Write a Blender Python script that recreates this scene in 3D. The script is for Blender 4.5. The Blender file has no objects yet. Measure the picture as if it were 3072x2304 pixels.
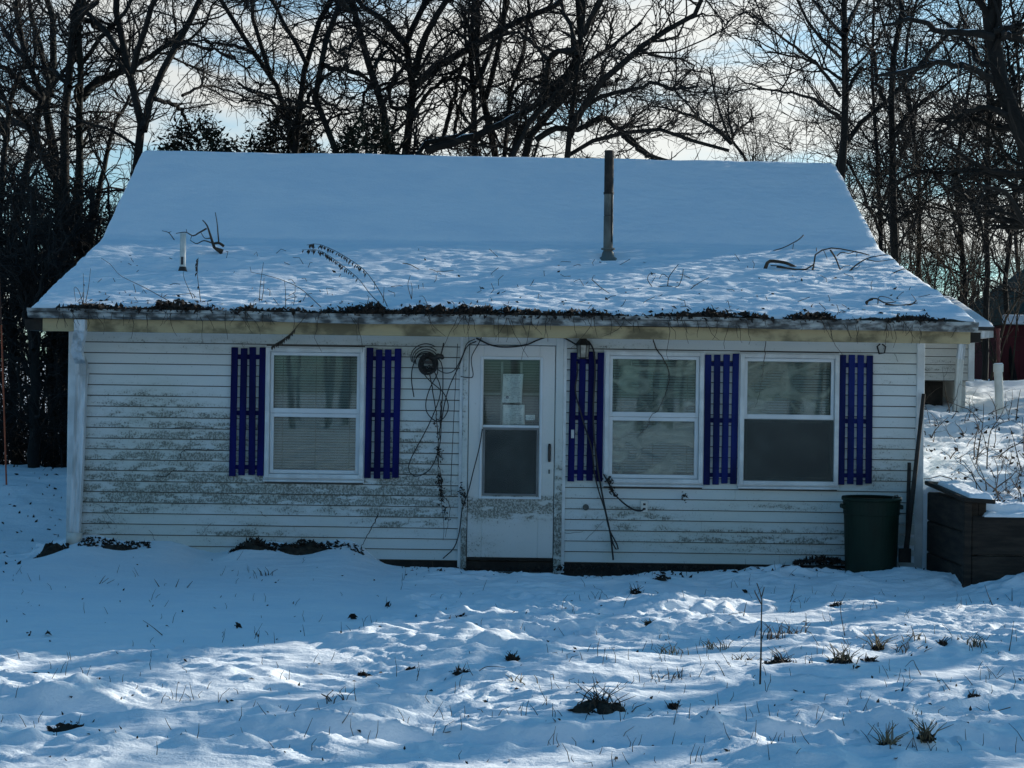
import bpy, math, random
import numpy as np
from mathutils import Vector

# ------------------------------------------------------------------ camera, sky, sun, exposure
SC = bpy.context.scene
COL = SC.collection
EYE = 1.75; CAMY = -15.0; FPX = 4695.0; ROLL = math.radians(0.8)
cam_d = bpy.data.cameras.new('camera'); cam = bpy.data.objects.new('camera', cam_d); COL.objects.link(cam)
cam.location = (0, CAMY, EYE); cam.rotation_euler = (math.pi/2, 0, 0)
cam.rotation_mode = 'XYZ'
from mathutils import Matrix
cam.matrix_world = Matrix.Translation((0, CAMY, EYE)) @ Matrix.Rotation(math.pi/2, 4, 'X') @ Matrix.Rotation(ROLL, 4, 'Z')
cam_d.sensor_width = 36.0; cam_d.lens = FPX/3072*36.0
cam_d.clip_start = 0.1; cam_d.clip_end = 3000
SC.camera = cam
SC.view_settings.view_transform = 'Standard'; SC.view_settings.look = 'None'
SC.view_settings.gamma = 1.0; SC.view_settings.use_curve_mapping = False
SC.view_settings.exposure = 0.42

SUN_AZ = math.radians(52); SUN_EL = math.radians(18.5)
sdir = Vector((math.cos(SUN_EL)*math.sin(SUN_AZ), math.cos(SUN_EL)*math.cos(SUN_AZ), math.sin(SUN_EL)))
sun_d = bpy.data.lights.new('sun', 'SUN'); sun = bpy.data.objects.new('sun', sun_d); COL.objects.link(sun)
sun_d.energy = 5.0; sun_d.angle = math.radians(0.5); sun_d.color = (1.0, 0.93, 0.82)
sun.rotation_euler = (-sdir).to_track_quat('-Z', 'Y').to_euler()

W = bpy.data.worlds.new('World'); SC.world = W; W.use_nodes = True
nt = W.node_tree; nt.nodes.clear()
def wn(t, **k):
    n = nt.nodes.new(t)
    for a, b in k.items(): setattr(n, a, b)
    return n
sky = wn('ShaderNodeTexSky', sky_type='NISHITA', sun_disc=False, sun_elevation=SUN_EL, sun_rotation=SUN_AZ,
         altitude=200, air_density=1.0, dust_density=0.8, ozone_density=1.5)
bg1 = wn('ShaderNodeBackground'); bg1.inputs['Strength'].default_value = 0.096
tint = wn('ShaderNodeMix', data_type='RGBA', blend_type='MULTIPLY'); tint.inputs[0].default_value = 1.0
tint.inputs[7].default_value = (0.38, 1.0, 1.24, 1)          # cold white balance of the photograph
nt.links.new(sky.outputs[0], tint.inputs[6]); nt.links.new(tint.outputs[2], bg1.inputs['Color'])
tc = wn('ShaderNodeTexCoord')
mp = wn('ShaderNodeMapping'); mp.inputs['Scale'].default_value = (1.0, 1.0, 4.2)
nt.links.new(tc.outputs['Generated'], mp.inputs['Vector'])
nz = wn('ShaderNodeTexNoise'); nz.inputs['Scale'].default_value = 5.0; nz.inputs['Detail'].default_value = 7; nz.inputs['Roughness'].default_value = 0.55
nz.inputs['Distortion'].default_value = 0.4
nt.links.new(mp.outputs[0], nz.inputs['Vector'])
rp = wn('ShaderNodeMapRange', interpolation_type='SMOOTHSTEP')
rp.inputs['From Min'].default_value = 0.38; rp.inputs['From Max'].default_value = 0.60; rp.inputs['To Min'].default_value = 0.36
nt.links.new(nz.outputs['Fac'], rp.inputs['Value'])
sx = wn('ShaderNodeSeparateXYZ'); nt.links.new(tc.outputs['Generated'], sx.inputs[0])
el = wn('ShaderNodeMapRange', interpolation_type='SMOOTHSTEP')     # thin cloud lies low round the whole horizon, clear blue overhead
el.inputs['From Min'].default_value = 0.22; el.inputs['From Max'].default_value = 0.42
el.inputs['To Min'].default_value = 1.0; el.inputs['To Max'].default_value = 0.0
nt.links.new(sx.outputs['Z'], el.inputs['Value'])
mu = wn('ShaderNodeMath', operation='MULTIPLY'); nt.links.new(rp.outputs[0], mu.inputs[0]); nt.links.new(el.outputs[0], mu.inputs[1])
mu2 = wn('ShaderNodeMath', operation='MULTIPLY'); nt.links.new(mu.outputs[0], mu2.inputs[0]); mu2.inputs[1].default_value = 0.95
bg2 = wn('ShaderNodeBackground'); bg2.inputs['Color'].default_value = (1.0, 1.0, 0.95, 1)
dt = wn('ShaderNodeVectorMath', operation='DOT_PRODUCT'); nt.links.new(tc.outputs['Generated'], dt.inputs[0]); dt.inputs[1].default_value = tuple(sdir)
fs = wn('ShaderNodeMapRange'); fs.inputs['From Min'].default_value = -1; fs.inputs['From Max'].default_value = 1   # thin cloud scatters more light on the sun's side
fs.inputs['To Min'].default_value = 0.16; fs.inputs['To Max'].default_value = 0.80
nt.links.new(dt.outputs['Value'], fs.inputs['Value']); nt.links.new(fs.outputs[0], bg2.inputs['Strength'])
mx = wn('ShaderNodeMixShader')
nt.links.new(mu2.outputs[0], mx.inputs[0]); nt.links.new(bg1.outputs[0], mx.inputs[1]); nt.links.new(bg2.outputs[0], mx.inputs[2])
wo = wn('ShaderNodeOutputWorld'); nt.links.new(mx.outputs[0], wo.inputs['Surface'])

# ------------------------------------------------------------------ helpers
CR, SR = math.cos(ROLL), math.sin(ROLL)
def uv(px, py):
    dx, dy = px-1536, py-1152
    return dx*CR+dy*SR, -dx*SR+dy*CR
def P(px, py, D):
    """a point of the place seen in direction (px, py) at D metres in front of the camera plane"""
    u, v = uv(px, py)
    return np.array((u*D/FPX, CAMY+D, EYE-v*D/FPX))
def FZ(px, py, D=15.0):
    p = P(px, py, D); return p[0], p[2]
def GP(px, py, z=0.0):
    u, v = uv(px, py)
    D = FPX*(EYE-z)/v
    return np.array((u*D/FPX, CAMY+D, z))

_perm = np.random.RandomState(7).permutation(256); _perm = np.concatenate([_perm, _perm, _perm])
_g = np.random.RandomState(8).rand(256)*2*math.pi
_gx, _gy = np.cos(_g), np.sin(_g)
def pn(x, y, seed=0):
    x = np.asarray(x, float)+seed*17.31; y = np.asarray(y, float)+seed*9.77
    xi = np.floor(x).astype(int); yi = np.floor(y).astype(int)
    xf, yf = x-xi, y-yi
    u = xf*xf*xf*(xf*(xf*6-15)+10); v = yf*yf*yf*(yf*(yf*6-15)+10)
    def g(ix, iy, dx, dy):
        h = _perm[(_perm[ix & 255]+iy) & 255]
        return _gx[h]*dx+_gy[h]*dy
    a = g(xi, yi, xf, yf); b = g(xi+1, yi, xf-1, yf); c = g(xi, yi+1, xf, yf-1); d = g(xi+1, yi+1, xf-1, yf-1)
    return (a+u*(b-a))+v*((c+u*(d-c))-(a+u*(b-a)))
def fbm(x, y, o=4, seed=0, gain=.5):
    s = 0; a = 1
    for i in range(o):
        s = s+a*pn(x, y, seed+i*3); x = x*2.03; y = y*2.03; a *= gain
    return s
def sst(a, b, x):
    t = np.clip((x-a)/(b-a), 0, 1); return t*t*(3-2*t)

def mesh_np(name, V, F):
    """V (n,3); F (m,3) or (m,4)"""
    me = bpy.data.meshes.new(name)
    V = np.asarray(V, np.float32); F = np.asarray(F, np.int32)
    me.vertices.add(len(V)); me.vertices.foreach_set('co', V.ravel())
    k = F.shape[1]
    me.loops.add(F.size); me.loops.foreach_set('vertex_index', F.ravel())
    me.polygons.add(len(F))
    me.polygons.foreach_set('loop_start', np.arange(0, F.size, k, dtype=np.int32))
    me.polygons.foreach_set('loop_total', np.full(len(F), k, np.int32))
    me.update(calc_edges=True)
    return me
def smooth(me):
    me.polygons.foreach_set('use_smooth', np.ones(len(me.polygons), bool)); me.update()
def link(name, data, mat=None, parent=None, **kw):
    o = bpy.data.objects.new(name, data); COL.objects.link(o)
    if data is not None and mat is not None: data.materials.append(mat)
    if parent is not None: o.parent = parent
    for k, v in kw.items(): o[k] = v
    return o
def thing(name, label, cat, loc=(0, 0, 0), group=None):
    o = bpy.data.objects.new(name, None); COL.objects.link(o); o.location = loc; o.empty_display_size = .1
    o['label'] = label; o['category'] = cat
    if group: o['group'] = group
    return o
class MB:
    def __init__(s): s.V = []; s.F = []
    def add(s, V, F):
        n = len(s.V); s.V += [tuple(map(float, v)) for v in V]; s.F += [tuple(int(i)+n for i in f) for f in F]; return s
    def box(s, x0, x1, y0, y1, z0, z1):
        return s.add([(x0,y0,z0),(x1,y0,z0),(x1,y1,z0),(x0,y1,z0),(x0,y0,z1),(x1,y0,z1),(x1,y1,z1),(x0,y1,z1)],
                     [(0,3,2,1),(4,5,6,7),(0,1,5,4),(1,2,6,5),(2,3,7,6),(3,0,4,7)])
    def hexa(s, pts):
        return s.add(pts, [(0,3,2,1),(4,5,6,7),(0,1,5,4),(1,2,6,5),(2,3,7,6),(3,0,4,7)])
    def tube(s, pts, r, k=6, cap=True):
        pts = [Vector(p) for p in pts]; n = len(pts)
        rs = r if hasattr(r, '__len__') else [r]*n
        d0 = (pts[-1]-pts[0]); a = Vector((0, 1, 0)) if abs(d0.y) < .8*d0.length else Vector((1, 0, 0))
        V = []; F = []
        for i, p in enumerate(pts):
            t = (pts[min(i+1, n-1)]-pts[max(i-1, 0)]).normalized()
            n1 = (a-t*a.dot(t)).normalized(); n2 = t.cross(n1)
            for j in range(k):
                q = 2*math.pi*j/k; V.append(p+(n1*math.cos(q)+n2*math.sin(q))*rs[i])
        for i in range(n-1):
            for j in range(k):
                F.append((i*k+j, i*k+(j+1) % k, (i+1)*k+(j+1) % k, (i+1)*k+j))
        if cap:
            F.append(tuple(range(k-1, -1, -1))); F.append(tuple(range((n-1)*k, n*k)))
        return s.add(V, F)
    def lathe(s, c, prof, k=24):
        V = []; F = []; n = len(prof)
        for r, z in prof:
            for j in range(k):
                q = 2*math.pi*j/k; V.append((c[0]+r*math.cos(q), c[1]+r*math.sin(q), c[2]+z))
        for i in range(n-1):
            for j in range(k):
                F.append((i*k+j, i*k+(j+1) % k, (i+1)*k+(j+1) % k, (i+1)*k+j))
        return s.add(V, F)
    def build(s, name, mat, parent=None, sm=False, loc=None, bevel=0, **kw):
        me = bpy.data.meshes.new(name)
        V = s.V
        if loc is not None: V = [(v[0]-loc[0], v[1]-loc[1], v[2]-loc[2]) for v in V]
        me.from_pydata(V, [], s.F); me.update()
        if sm: smooth(me)
        o = link(name, me, mat, parent, **kw)
        if loc is not None: o.location = loc
        if bevel:
            m = o.modifiers.new('bevel', 'BEVEL'); m.width = bevel; m.segments = 1; m.limit_method = 'ANGLE'
        return o
def spline(pts, n):
    """Catmull-Rom resample, even in arc length"""
    p = np.asarray(pts, float)
    if len(p) == 2: return p[0]+(p[1]-p[0])*np.linspace(0, 1, n)[:, None]
    q = np.vstack([2*p[0]-p[1], p, 2*p[-1]-p[-2]]); out = []
    for i in range(1, len(q)-2):
        for t in np.linspace(0, 1, 10, endpoint=False):
            a, b, c, d = q[i-1:i+3]
            out.append(.5*((2*b)+(c-a)*t+(2*a-5*b+4*c-d)*t*t+(3*b-a-3*c+d)*t**3))
    out.append(p[-1]); out = np.array(out)
    L = np.r_[0, np.cumsum(np.linalg.norm(np.diff(out, axis=0), axis=1))]
    s = np.linspace(0, L[-1], n)
    return np.stack([np.interp(s, L, out[:, k]) for k in range(out.shape[1])], 1)

# ------------------------------------------------------------------ materials
def mat_new(name):
    m = bpy.data.materials.new(name); m.use_nodes = True
    return m, m.node_tree, m.node_tree.nodes['Principled BSDF']
def N(t, ty, **k):
    n = t.nodes.new(ty)
    for a, b in k.items(): setattr(n, a, b)
    return n
def MA(t, op, a, b=None, c=None, clamp=False):
    n = t.nodes.new('ShaderNodeMath'); n.operation = op; n.use_clamp = clamp
    for i, v in enumerate((a, b, c)):
        if v is None: continue
        if isinstance(v, (int, float)): n.inputs[i].default_value = v
        else: t.links.new(v, n.inputs[i])
    return n.outputs[0]
def noise(t, vec, scale, detail=4, rough=.55, dist=0):
    n = t.nodes.new('ShaderNodeTexNoise'); n.inputs['Scale'].default_value = scale; n.inputs['Detail'].default_value = detail
    n.inputs['Roughness'].default_value = rough; n.inputs['Distortion'].default_value = dist
    t.links.new(vec, n.inputs['Vector']); return n.outputs['Fac']
def mr(t, v, a, b, c=0., d=1., sm=True):
    n = t.nodes.new('ShaderNodeMapRange'); n.interpolation_type = 'SMOOTHSTEP' if sm else 'LINEAR'
    t.links.new(v, n.inputs['Value'])
    for k, x in zip(('From Min', 'From Max', 'To Min', 'To Max'), (a, b, c, d)): n.inputs[k].default_value = x
    return n.outputs[0]
def mixc(t, f, a, b):
    n = t.nodes.new('ShaderNodeMix'); n.data_type = 'RGBA'
    if isinstance(f, (int, float)): n.inputs[0].default_value = f
    else: t.links.new(f, n.inputs[0])
    for i, v in ((6, a), (7, b)):
        if isinstance(v, tuple): n.inputs[i].default_value = (*v[:3], 1)
        else: t.links.new(v, n.inputs[i])
    return n.outputs[2]
def bumpn(t, bs, h, strength, dist):
    b = t.nodes.new('ShaderNodeBump'); b.inputs['Strength'].default_value = strength; b.inputs['Distance'].default_value = dist
    t.links.new(h, b.inputs['Height']); t.links.new(b.outputs[0], bs.inputs['Normal'])
def pos(t, sc=None):
    g = t.nodes.new('ShaderNodeNewGeometry')
    if sc is None: return g.outputs['Position']
    m = t.nodes.new('ShaderNodeMapping'); m.inputs['Scale'].default_value = sc; t.links.new(g.outputs['Position'], m.inputs['Vector'])
    return m.outputs[0]
def plain(name, col, rough=.8, var=.25, scale=6, bump=0, bscale=40, metal=0, sc=None, col2=None, th=(.35, .7)):
    m, t, b = mat_new(name)
    p = pos(t, sc)
    f = mr(t, noise(t, p, scale, 5), *th)
    a = tuple(c*(1-var) for c in col); c2 = col2 or tuple(min(1, c*(1+var)) for c in col)
    t.links.new(mixc(t, f, a, c2), b.inputs['Base Color'])
    b.inputs['Roughness'].default_value = rough; b.inputs['Metallic'].default_value = metal
    if bump: bumpn(t, b, noise(t, p, bscale, 4), bump, .01)
    return m
def grimy(name, base, blobs, rough=.55, dirt=(.075, .075, .055), lines=True, speck=True, gscale=1.35):
    """white siding or door with mildew: dirt has shapes of its own, given as soft patches (x, z, sx, sz, strength) broken up by noise"""
    m, t, b = mat_new(name)
    p = pos(t); s = N(t, 'ShaderNodeSeparateXYZ'); t.links.new(p, s.inputs[0]); X, Z = s.outputs['X'], s.outputs['Z']
    tot = None
    for (x, z, sx_, sz_, st) in blobs:
        a = MA(t, 'DIVIDE', MA(t, 'SUBTRACT', X, x), sx_); c = MA(t, 'DIVIDE', MA(t, 'SUBTRACT', Z, z), sz_)
        r2 = MA(t, 'ADD', MA(t, 'MULTIPLY', a, a), MA(t, 'MULTIPLY', c, c))
        g = MA(t, 'MULTIPLY', MA(t, 'POWER', 2.718, MA(t, 'MULTIPLY', r2, -1.0)), st)
        tot = g if tot is None else MA(t, 'ADD', tot, g)
    n1 = noise(t, pos(t, (1, 1, .75)), 62, 5, .75)          # speckle
    n2 = noise(t, pos(t, (1, 1, 3.0)), 5, 5, .6)            # patches
    n3 = noise(t, pos(t, (.6, 1, .6)), 1.3, 3)
    lvl = MA(t, 'MULTIPLY', MA(t, 'MULTIPLY', tot, gscale), mr(t, n2, .35, .62, .10, 1.5)) if tot is not None else n2
    fr = None
    if lines:   # dirt settles on the lower part of each board: boards 0.1023 m
        fr = MA(t, 'FRACT', MA(t, 'DIVIDE', MA(t, 'SUBTRACT', Z, .047), .1023))
        lvl = MA(t, 'MULTIPLY', lvl, mr(t, fr, .25, 1.0, 1.15, .35))
    dm = mr(t, MA(t, 'ADD', MA(t, 'MULTIPLY', n1, 1.0), MA(t, 'MULTIPLY', MA(t, 'MINIMUM', lvl, 1.25), .155)), .60, .76)
    haze = MA(t, 'MULTIPLY', MA(t, 'MINIMUM', lvl, 1.4), .33, clamp=True)
    tint = mixc(t, mr(t, n3, .4, .65), base, tuple(c*k for c, k in zip(base, (.90, .91, .86))))
    c1 = mixc(t, haze, tint, tuple(c*k for c, k in zip(base, (.44, .43, .33))))
    c2 = mixc(t, MA(t, 'MULTIPLY', dm, .80), c1, dirt)
    if speck:
        sp = mr(t, noise(t, p, 26, 3, .7), .735, .77)
        c2 = mixc(t, MA(t, 'MULTIPLY', sp, .5), c2, (.16, .15, .12))
    t.links.new(c2, b.inputs['Base Color']); b.inputs['Roughness'].default_value = rough
    bumpn(t, b, noise(t, pos(t, (1, 1, 8)), 14, 4), .15, .006)
    return m
def snowmat(name, b1=.5, dist=.03, scale=9):
    m, t, b = mat_new(name)
    p = pos(t, (.75, 1.1, 1))
    h = MA(t, 'ADD', MA(t, 'MULTIPLY', noise(t, p, scale, 6, .6), 1.0), MA(t, 'MULTIPLY', noise(t, p, scale*6, 5, .65), .42))
    h = MA(t, 'ADD', h, MA(t, 'MULTIPLY', noise(t, p, scale*26, 2, .6), .10))
    bumpn(t, b, h, b1, dist)
    f = noise(t, p, 2.0, 4)
    t.links.new(mixc(t, mr(t, f, .35, .65), (.82, .88, .93), (.88, .92, .95)), b.inputs['Base Color'])
    b.inputs['Roughness'].default_value = .85; b.inputs['Specular IOR Level'].default_value = .15
    b.inputs['Subsurface Weight'].default_value = 0.0
    return m
M = {}
M['snow'] = snowmat('snow', .55, .035, 7)
M['roofsnow'] = snowmat('roof_snow', .5, .022, 9)
M['bark'] = plain('bark', (.010, .0095, .0085), .95, .4, 9, .6, 30, sc=(1, 1, .25))
M['bark2'] = plain('bark_green', (.011, .014, .012), .95, .4, 9, .6, 30, sc=(1, 1, .25))
M['twig'] = plain('twig', (.011, .0095, .008), .95, .3, 5)
M['brush'] = plain('brush', (.060, .043, .026), .95, .45, 2.0)
M['deadleaf'] = plain('dead_leaf', (.022, .015, .010), .9, .6, 12)
M['earth'] = plain('earth', (.030, .024, .016), 1, .5, 20, .8, 60)
M['cedar'] = plain('cedar', (.012, .018, .010), .9, .5, 3)
M['straw'] = plain('straw', (.19, .145, .08), .9, .5, 14)
M['weed'] = plain('weed', (.060, .042, .028), .95, .4, 14)
M['blue'] = plain('blue_paint', (.0035, .006, .075), .75, .45, 5, .3, 50, sc=(1, 1, .15)); M['blue'].node_tree.nodes['Principled BSDF'].inputs['Specular IOR Level'].default_value = .15
M['blue2'] = plain('faded_blue_paint', (.007, .016, .105), .75, .5, 5, .3, 50, sc=(1, 1, .15)); M['blue2'].node_tree.nodes['Principled BSDF'].inputs['Specular IOR Level'].default_value = .15
M['vinyl'] = plain('white_vinyl', (.62, .66, .68), .45, .07, 3)
M['trim'] = plain('white_trim', (.60, .63, .63), .55, .14, 5, .2, 30)
M['metalw'] = plain('white_metal', (.40, .43, .43), .5, .2, 9, sc=(1, 1, .16), col2=(.62, .66, .68), th=(.36, .56))
M['fascia'] = plain('fascia', (.36, .29, .155), .8, .6, 3.2, .3, 20, sc=(1, 1, 1.6), col2=(.42, .34, .19), th=(.34, .56))
M['gutter'] = plain('gutter', (.12, .125, .12), .65, .5, 7, .2, 40, sc=(1, 1, 2.2), col2=(.40, .43, .42), th=(.38, .66))
M['shingle'] = plain('shingle', (.05, .05, .05), .95, .3, 10, .5, 60)
M['soffit'] = plain('soffit', (.45, .42, .32), .8, .2, 5)
M['dark'] = plain('sill_beam', (.022, .018, .014), .95, .4, 8, .4, 30)
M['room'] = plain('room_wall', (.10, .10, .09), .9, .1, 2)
M['blind'] = plain('blind', (.33, .41, .47), .6, .12, 2)
M['screen'] = plain('screen', (.040, .046, .040), .6, .3, 3)
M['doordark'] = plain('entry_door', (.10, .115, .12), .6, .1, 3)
M['rubber'] = plain('black_cable', (.012, .012, .012), .6, .2, 5)
M['vine'] = plain('vine', (.040, .030, .022), .95, .4, 8)
M['galv'] = plain('galvanised', (.10, .11, .10), .5, .45, 5, sc=(1, 1, .5), metal=.3)
M['soot'] = plain('soot', (.020, .016, .013), .8, .5, 10, .3, 40)
M['pvc'] = plain('pvc', (.62, .63, .58), .45, .12, 5)
M['can'] = plain('green_plastic', (.005, .018, .011), .6, .3, 5, .2, 25, sc=(1, 1, .4)); M['can'].node_tree.nodes['Principled BSDF'].inputs['Specular IOR Level'].default_value = .25
M['wood'] = plain('old_wood', (.028, .021, .015), .95, .5, 3, .9, 18, sc=(1, 1, 6))
M['pole'] = plain('weathered_pole', (.030, .027, .024), .9, .4, 6, .3, 40)
M['red'] = plain('red_barn', (.10, .012, .018), .85, .25, 3, .3, 20, sc=(1, 1, .2))
M['green'] = plain('green_roof', (.012, .028, .018), .8, .3, 3)
M['redpipe'] = plain('red_pipe', (.10, .02, .02), .7, .3, 6)
M['orange'] = plain('orange_stake', (.42, .085, .03), .6, .2, 4)
M['handle'] = plain('black_handle', (.010, .008, .009), .4, .1, 4)
M['lamp'] = plain('black_lamp', (.018, .016, .014), .6, .3, 8)
def glassmat(name, tint=(1, 1, 1), refl=.055, rough=.02, dirt=.10):
    m, t, b = mat_new(name); t.nodes.remove(b)
    out = t.nodes['Material Output']
    tr = N(t, 'ShaderNodeBsdfTransparent'); tr.inputs[0].default_value = (*tint, 1)
    gl = N(t, 'ShaderNodeBsdfGlossy'); gl.inputs['Roughness'].default_value = rough; gl.inputs['Color'].default_value = (.80, .94, 1.0, 1)   # reflections tinted cooler by colour
    df = N(t, 'ShaderNodeBsdfDiffuse'); df.inputs[0].default_value = (.30, .34, .30, 1)
    lw = N(t, 'ShaderNodeFresnel'); lw.inputs['IOR'].default_value = 1.5 if dirt > .05 else 1.47   # double glazing: several reflecting faces
    m1 = N(t, 'ShaderNodeMixShader'); t.links.new(lw.outputs[0], m1.inputs[0]); t.links.new(tr.outputs[0], m1.inputs[1]); t.links.new(gl.outputs[0], m1.inputs[2])
    m2 = N(t, 'ShaderNodeMixShader'); f = mr(t, noise(t, pos(t), 3.5, 5, .6), .35, .75, dirt*.3, dirt*2)
    t.links.new(f, m2.inputs[0]); t.links.new(m1.outputs[0], m2.inputs[1]); t.links.new(df.outputs[0], m2.inputs[2])
    t.links.new(m2.outputs[0], out.inputs[0])
    return m
M['glass'] = glassmat('glass', (.92, .95, .93), dirt=.045)
M['mesh'] = glassmat('insect_screen', (.34, .36, .34), .02, .5, .06)
def filmmat(k):
    m, t, b = mat_new('plastic_film'); out = t.nodes['Material Output']
    b.inputs['Base Color'].default_value = (.78, .80, .72, 1); b.inputs['Roughness'].default_value = .22
    b.inputs['Specular IOR Level'].default_value = .8
    tr = N(t, 'ShaderNodeBsdfTransparent'); tr.inputs[0].default_value = (.88, .9, .86, 1)
    mx_ = N(t, 'ShaderNodeMixShader')
    n_ = noise(t, pos(t, (1, 1, 1.25)), 1.35, 2, .5, 1.0)
    highlight_band = mr(t, MA(t, 'ABSOLUTE', MA(t, 'SUBTRACT', n_, .5)), .0, .10, k*.8, .0)
    broad = mr(t, noise(t, pos(t, (1, 1, 1.7)), 2.6, 3, .5, 1.2), .44, .66, .08, k*.6)
    f = MA(t, 'MAXIMUM', highlight_band, broad)  # the sheet's swirling highlights, painted as paler, more opaque bands
    t.links.new(f, mx_.inputs[0]); t.links.new(tr.outputs[0], mx_.inputs[1]); t.links.new(b.outputs[0], mx_.inputs[2])
    t.links.new(mx_.outputs[0], out.inputs[0])
    bumpn(t, b, noise(t, pos(t, (1, 1, 2)), 7, 5, .6, 2.0), 1.0, .05)
    return m
M['film'] = filmmat(.25); M['film2'] = filmmat(.80)
# ------------------------------------------------------------------ ground: one snow sheet
MOUNDS = [(200,2105,.26,.22,.11),(90,2235,.45,.14,.05),(860,1935,.30,.30,.06),(1100,1948,.34,.3,.10),(1423,1958,.50,.38,.13),
          (1970,1822,.45,.35,.08),(1408,1858,.28,.25,.07),(2044,1872,.35,.25,.06),(1150,2112,.42,.30,.05),(1820,2100,.34,.26,.08),
          (2827,1965,.42,.34,.11),(2544,2110,.50,.28,.08),(2708,2222,.36,.24,.08),(2300,2040,.55,.3,.06),(640,2040,.5,.25,.05),
          (1300,2040,.5,.22,.05),(2270,1740,.35,.25,.05),(2460,1990,.35,.25,.06),(1700,2010,.5,.2,.04),(2950,2080,.4,.3,.06),
          (2890,1762,.35,.22,.10),(3050,1775,.4,.22,.09),(450,2150,.4,.2,.04),(1620,2190,.5,.2,.04),(2080,2210,.45,.25,.05)]
PITS = [(2350,1990,.30,.14,.07),(760,2022,.55,.07,.05),(1750,2045,.4,.08,.05),(1250,2170,.22,.10,.035),(1290,2215,.2,.1,.035),(2890,2065,.3,.1,.05)]
def wall_step(x, y):
    return sst(4.03, 4.13, x)*sst(-1.28, -1.16, y)
def h_base(x, y):
    hl = .60*sst(.6, 4.0, y)-.38*sst(4.4, 7.5, y)+.15*sst(9, 20, y)+.015*np.clip(y-20, 0, 400)
    hr = np.clip(.66+.132*(y+1.3), .6, 1.86)+.03*np.clip(y-15, 0, 400)
    hr = np.where(y > 0, hr*sst(3.3, 4.1, x-0*y), hr*wall_step(x, y))
    k = sst(-4.0, 4.0, x)
    back = hl*(1-k)+np.clip(.66+.132*(y+1.3), .6, 1.86)*k+(.03*np.clip(y-15, 0, 400))*k
    b = sst(6.5, 9, y)
    z = np.where(x > 3.2, hr, hl*sst(-3.6, -4.4, x)*1.0)
    z = z*(1-b)+back*b
    # snow banked against the front wall
    nearw = np.exp(-np.clip(-y, 0, 9)/.9)*(y < .3)
    bank = (.155+.05*np.sin(x*3.1+.6)+.035*np.sin(x*7.3))*sst(-.7, -1.6, x)*(x > -4.6)+.02
    z = z+bank*nearw*(1-sst(3.9, 4.1, x))
    # trough under the sill right of the drift and at the door
    z = z-.10*sst(-.42, -.12, y)*sst(-1.75, -1.0, x)*(1-sst(2.55, 3.0, x))*(y < .4)
    # bare hollow by the downspout
    z = z-.06*np.exp(-(((x+4.45)/.35)**2+((y+.1)/.3)**2))
    z = z+.05*np.exp(-(((x+2.55)/.22)**2+((y+.35)/.25)**2))+.10*np.exp(-(((x-3.6)/.55)**2+((y+.75)/.35)**2))
    return z
def h_ground(x, y):
    x = np.asarray(x, float); y = np.asarray(y, float)
    z = h_base(x, y)
    calm = 1-.86*sst(-.2, -1.2, x)*sst(-5.3, -4.2, y)*(1-sst(-.3, .5, y))
    calm = np.where(y > 0, .9+0*x, calm)
    far = 1-sst(25, 60, np.abs(y))
    wx = x+.35*fbm(x*.9, y*.9, 2, 41); wy = y+.25*fbm(x*.9, y*.9, 2, 47)
    n = .075*fbm(wx*.55, wy*.85, 3, 1)+.045*fbm(wx*1.1, wy*2.0, 3, 5)*(.5+.5*sst(-.2, .5, fbm(x*.4, y*.5, 2, 9)))
    rid = 1-np.abs(fbm(wx*1.6, wy*3.4, 2, 13))*2.2
    n = n+.045*np.clip(rid, 0, 1)**2*sst(-.15, .35, fbm(x*.6+4, y*.7, 2, 21))
    rough = .35+.65*sst(-.15, .25, fbm(x*.55+9, y*.7, 2, 73)); n = n+rough*(.028*fbm(wx*2.6, wy*7.5, 3, 17)+.017*fbm(wx*6, wy*16, 3, 29)+.018*np.clip(1-np.abs(fbm(wx*3.5, wy*11, 2, 53))*2.5, 0, 1)**2)+.004*fbm(x*9, y*18, 2, 39)
    right = sst(4.0, 4.6, x)*sst(-1.2, -.4, y)*(1-sst(14, 20, y))
    n = n+right*(.05*fbm(x*2.6, y*3.6, 3, 33)+.03*np.abs(fbm(x*5, y*7, 2, 37)))
    z = z+n*calm*far
    for (px, py, rx, ry, hh) in MOUNDS:
        c = GP(px, py); q = ((x-c[0])/rx)**2+((y-c[1])/ry)**2
        z = z+hh*np.exp(-q*1.1)*(1+.5*pn(x*7, y*7, 51))
    for (px, py, rx, ry, hh) in PITS:
        c = GP(px, py); q = ((x-c[0])/rx)**2+((y-c[1])/ry)**2
        z = z-hh*np.exp(-q*1.2)
    rt = np.random.RandomState(15)                    # trampled snow on the way to the door
    for _ in range(110):
        c = GP(rt.uniform(1180, 2250), rt.uniform(1790, 1905)); r_ = rt.uniform(.05, .11); q = ((x-c[0])/(r_*1.3))**2+((y-c[1])/r_)**2
        z = z-rt.uniform(.015, .035)*np.exp(-q*q)+.012*np.exp(-(q-1.7)**2*2.5)
    # wheel ruts crossing close to the camera
    for yc, wd in ((-7.35, .16), (-6.72, .13)):
        yy = y-yc-.12*np.sin(x*.35)-.05*pn(x*1.3, x*0+3, 61)
        m = (1-sst(-1.1, .6, x)) if yc > -7 else 1.0
        edge = np.exp(-((np.abs(yy)-wd)/.05)**2)
        z = z+m*(-.045*np.exp(-(yy/wd)**4)+.03*edge*(.6+1.4*np.clip(pn(x*8, yy*5, 66)+.3, 0, 1))
                 +.012*np.exp(-(yy/wd)**4)*pn(x*22, yy*22, 71))
    return z
def axis(segs):
    out = []
    for a, b, st in segs:
        n = max(1, int(round((b-a)/st))); out += list(np.linspace(a, b, n, endpoint=False))
    return out
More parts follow.
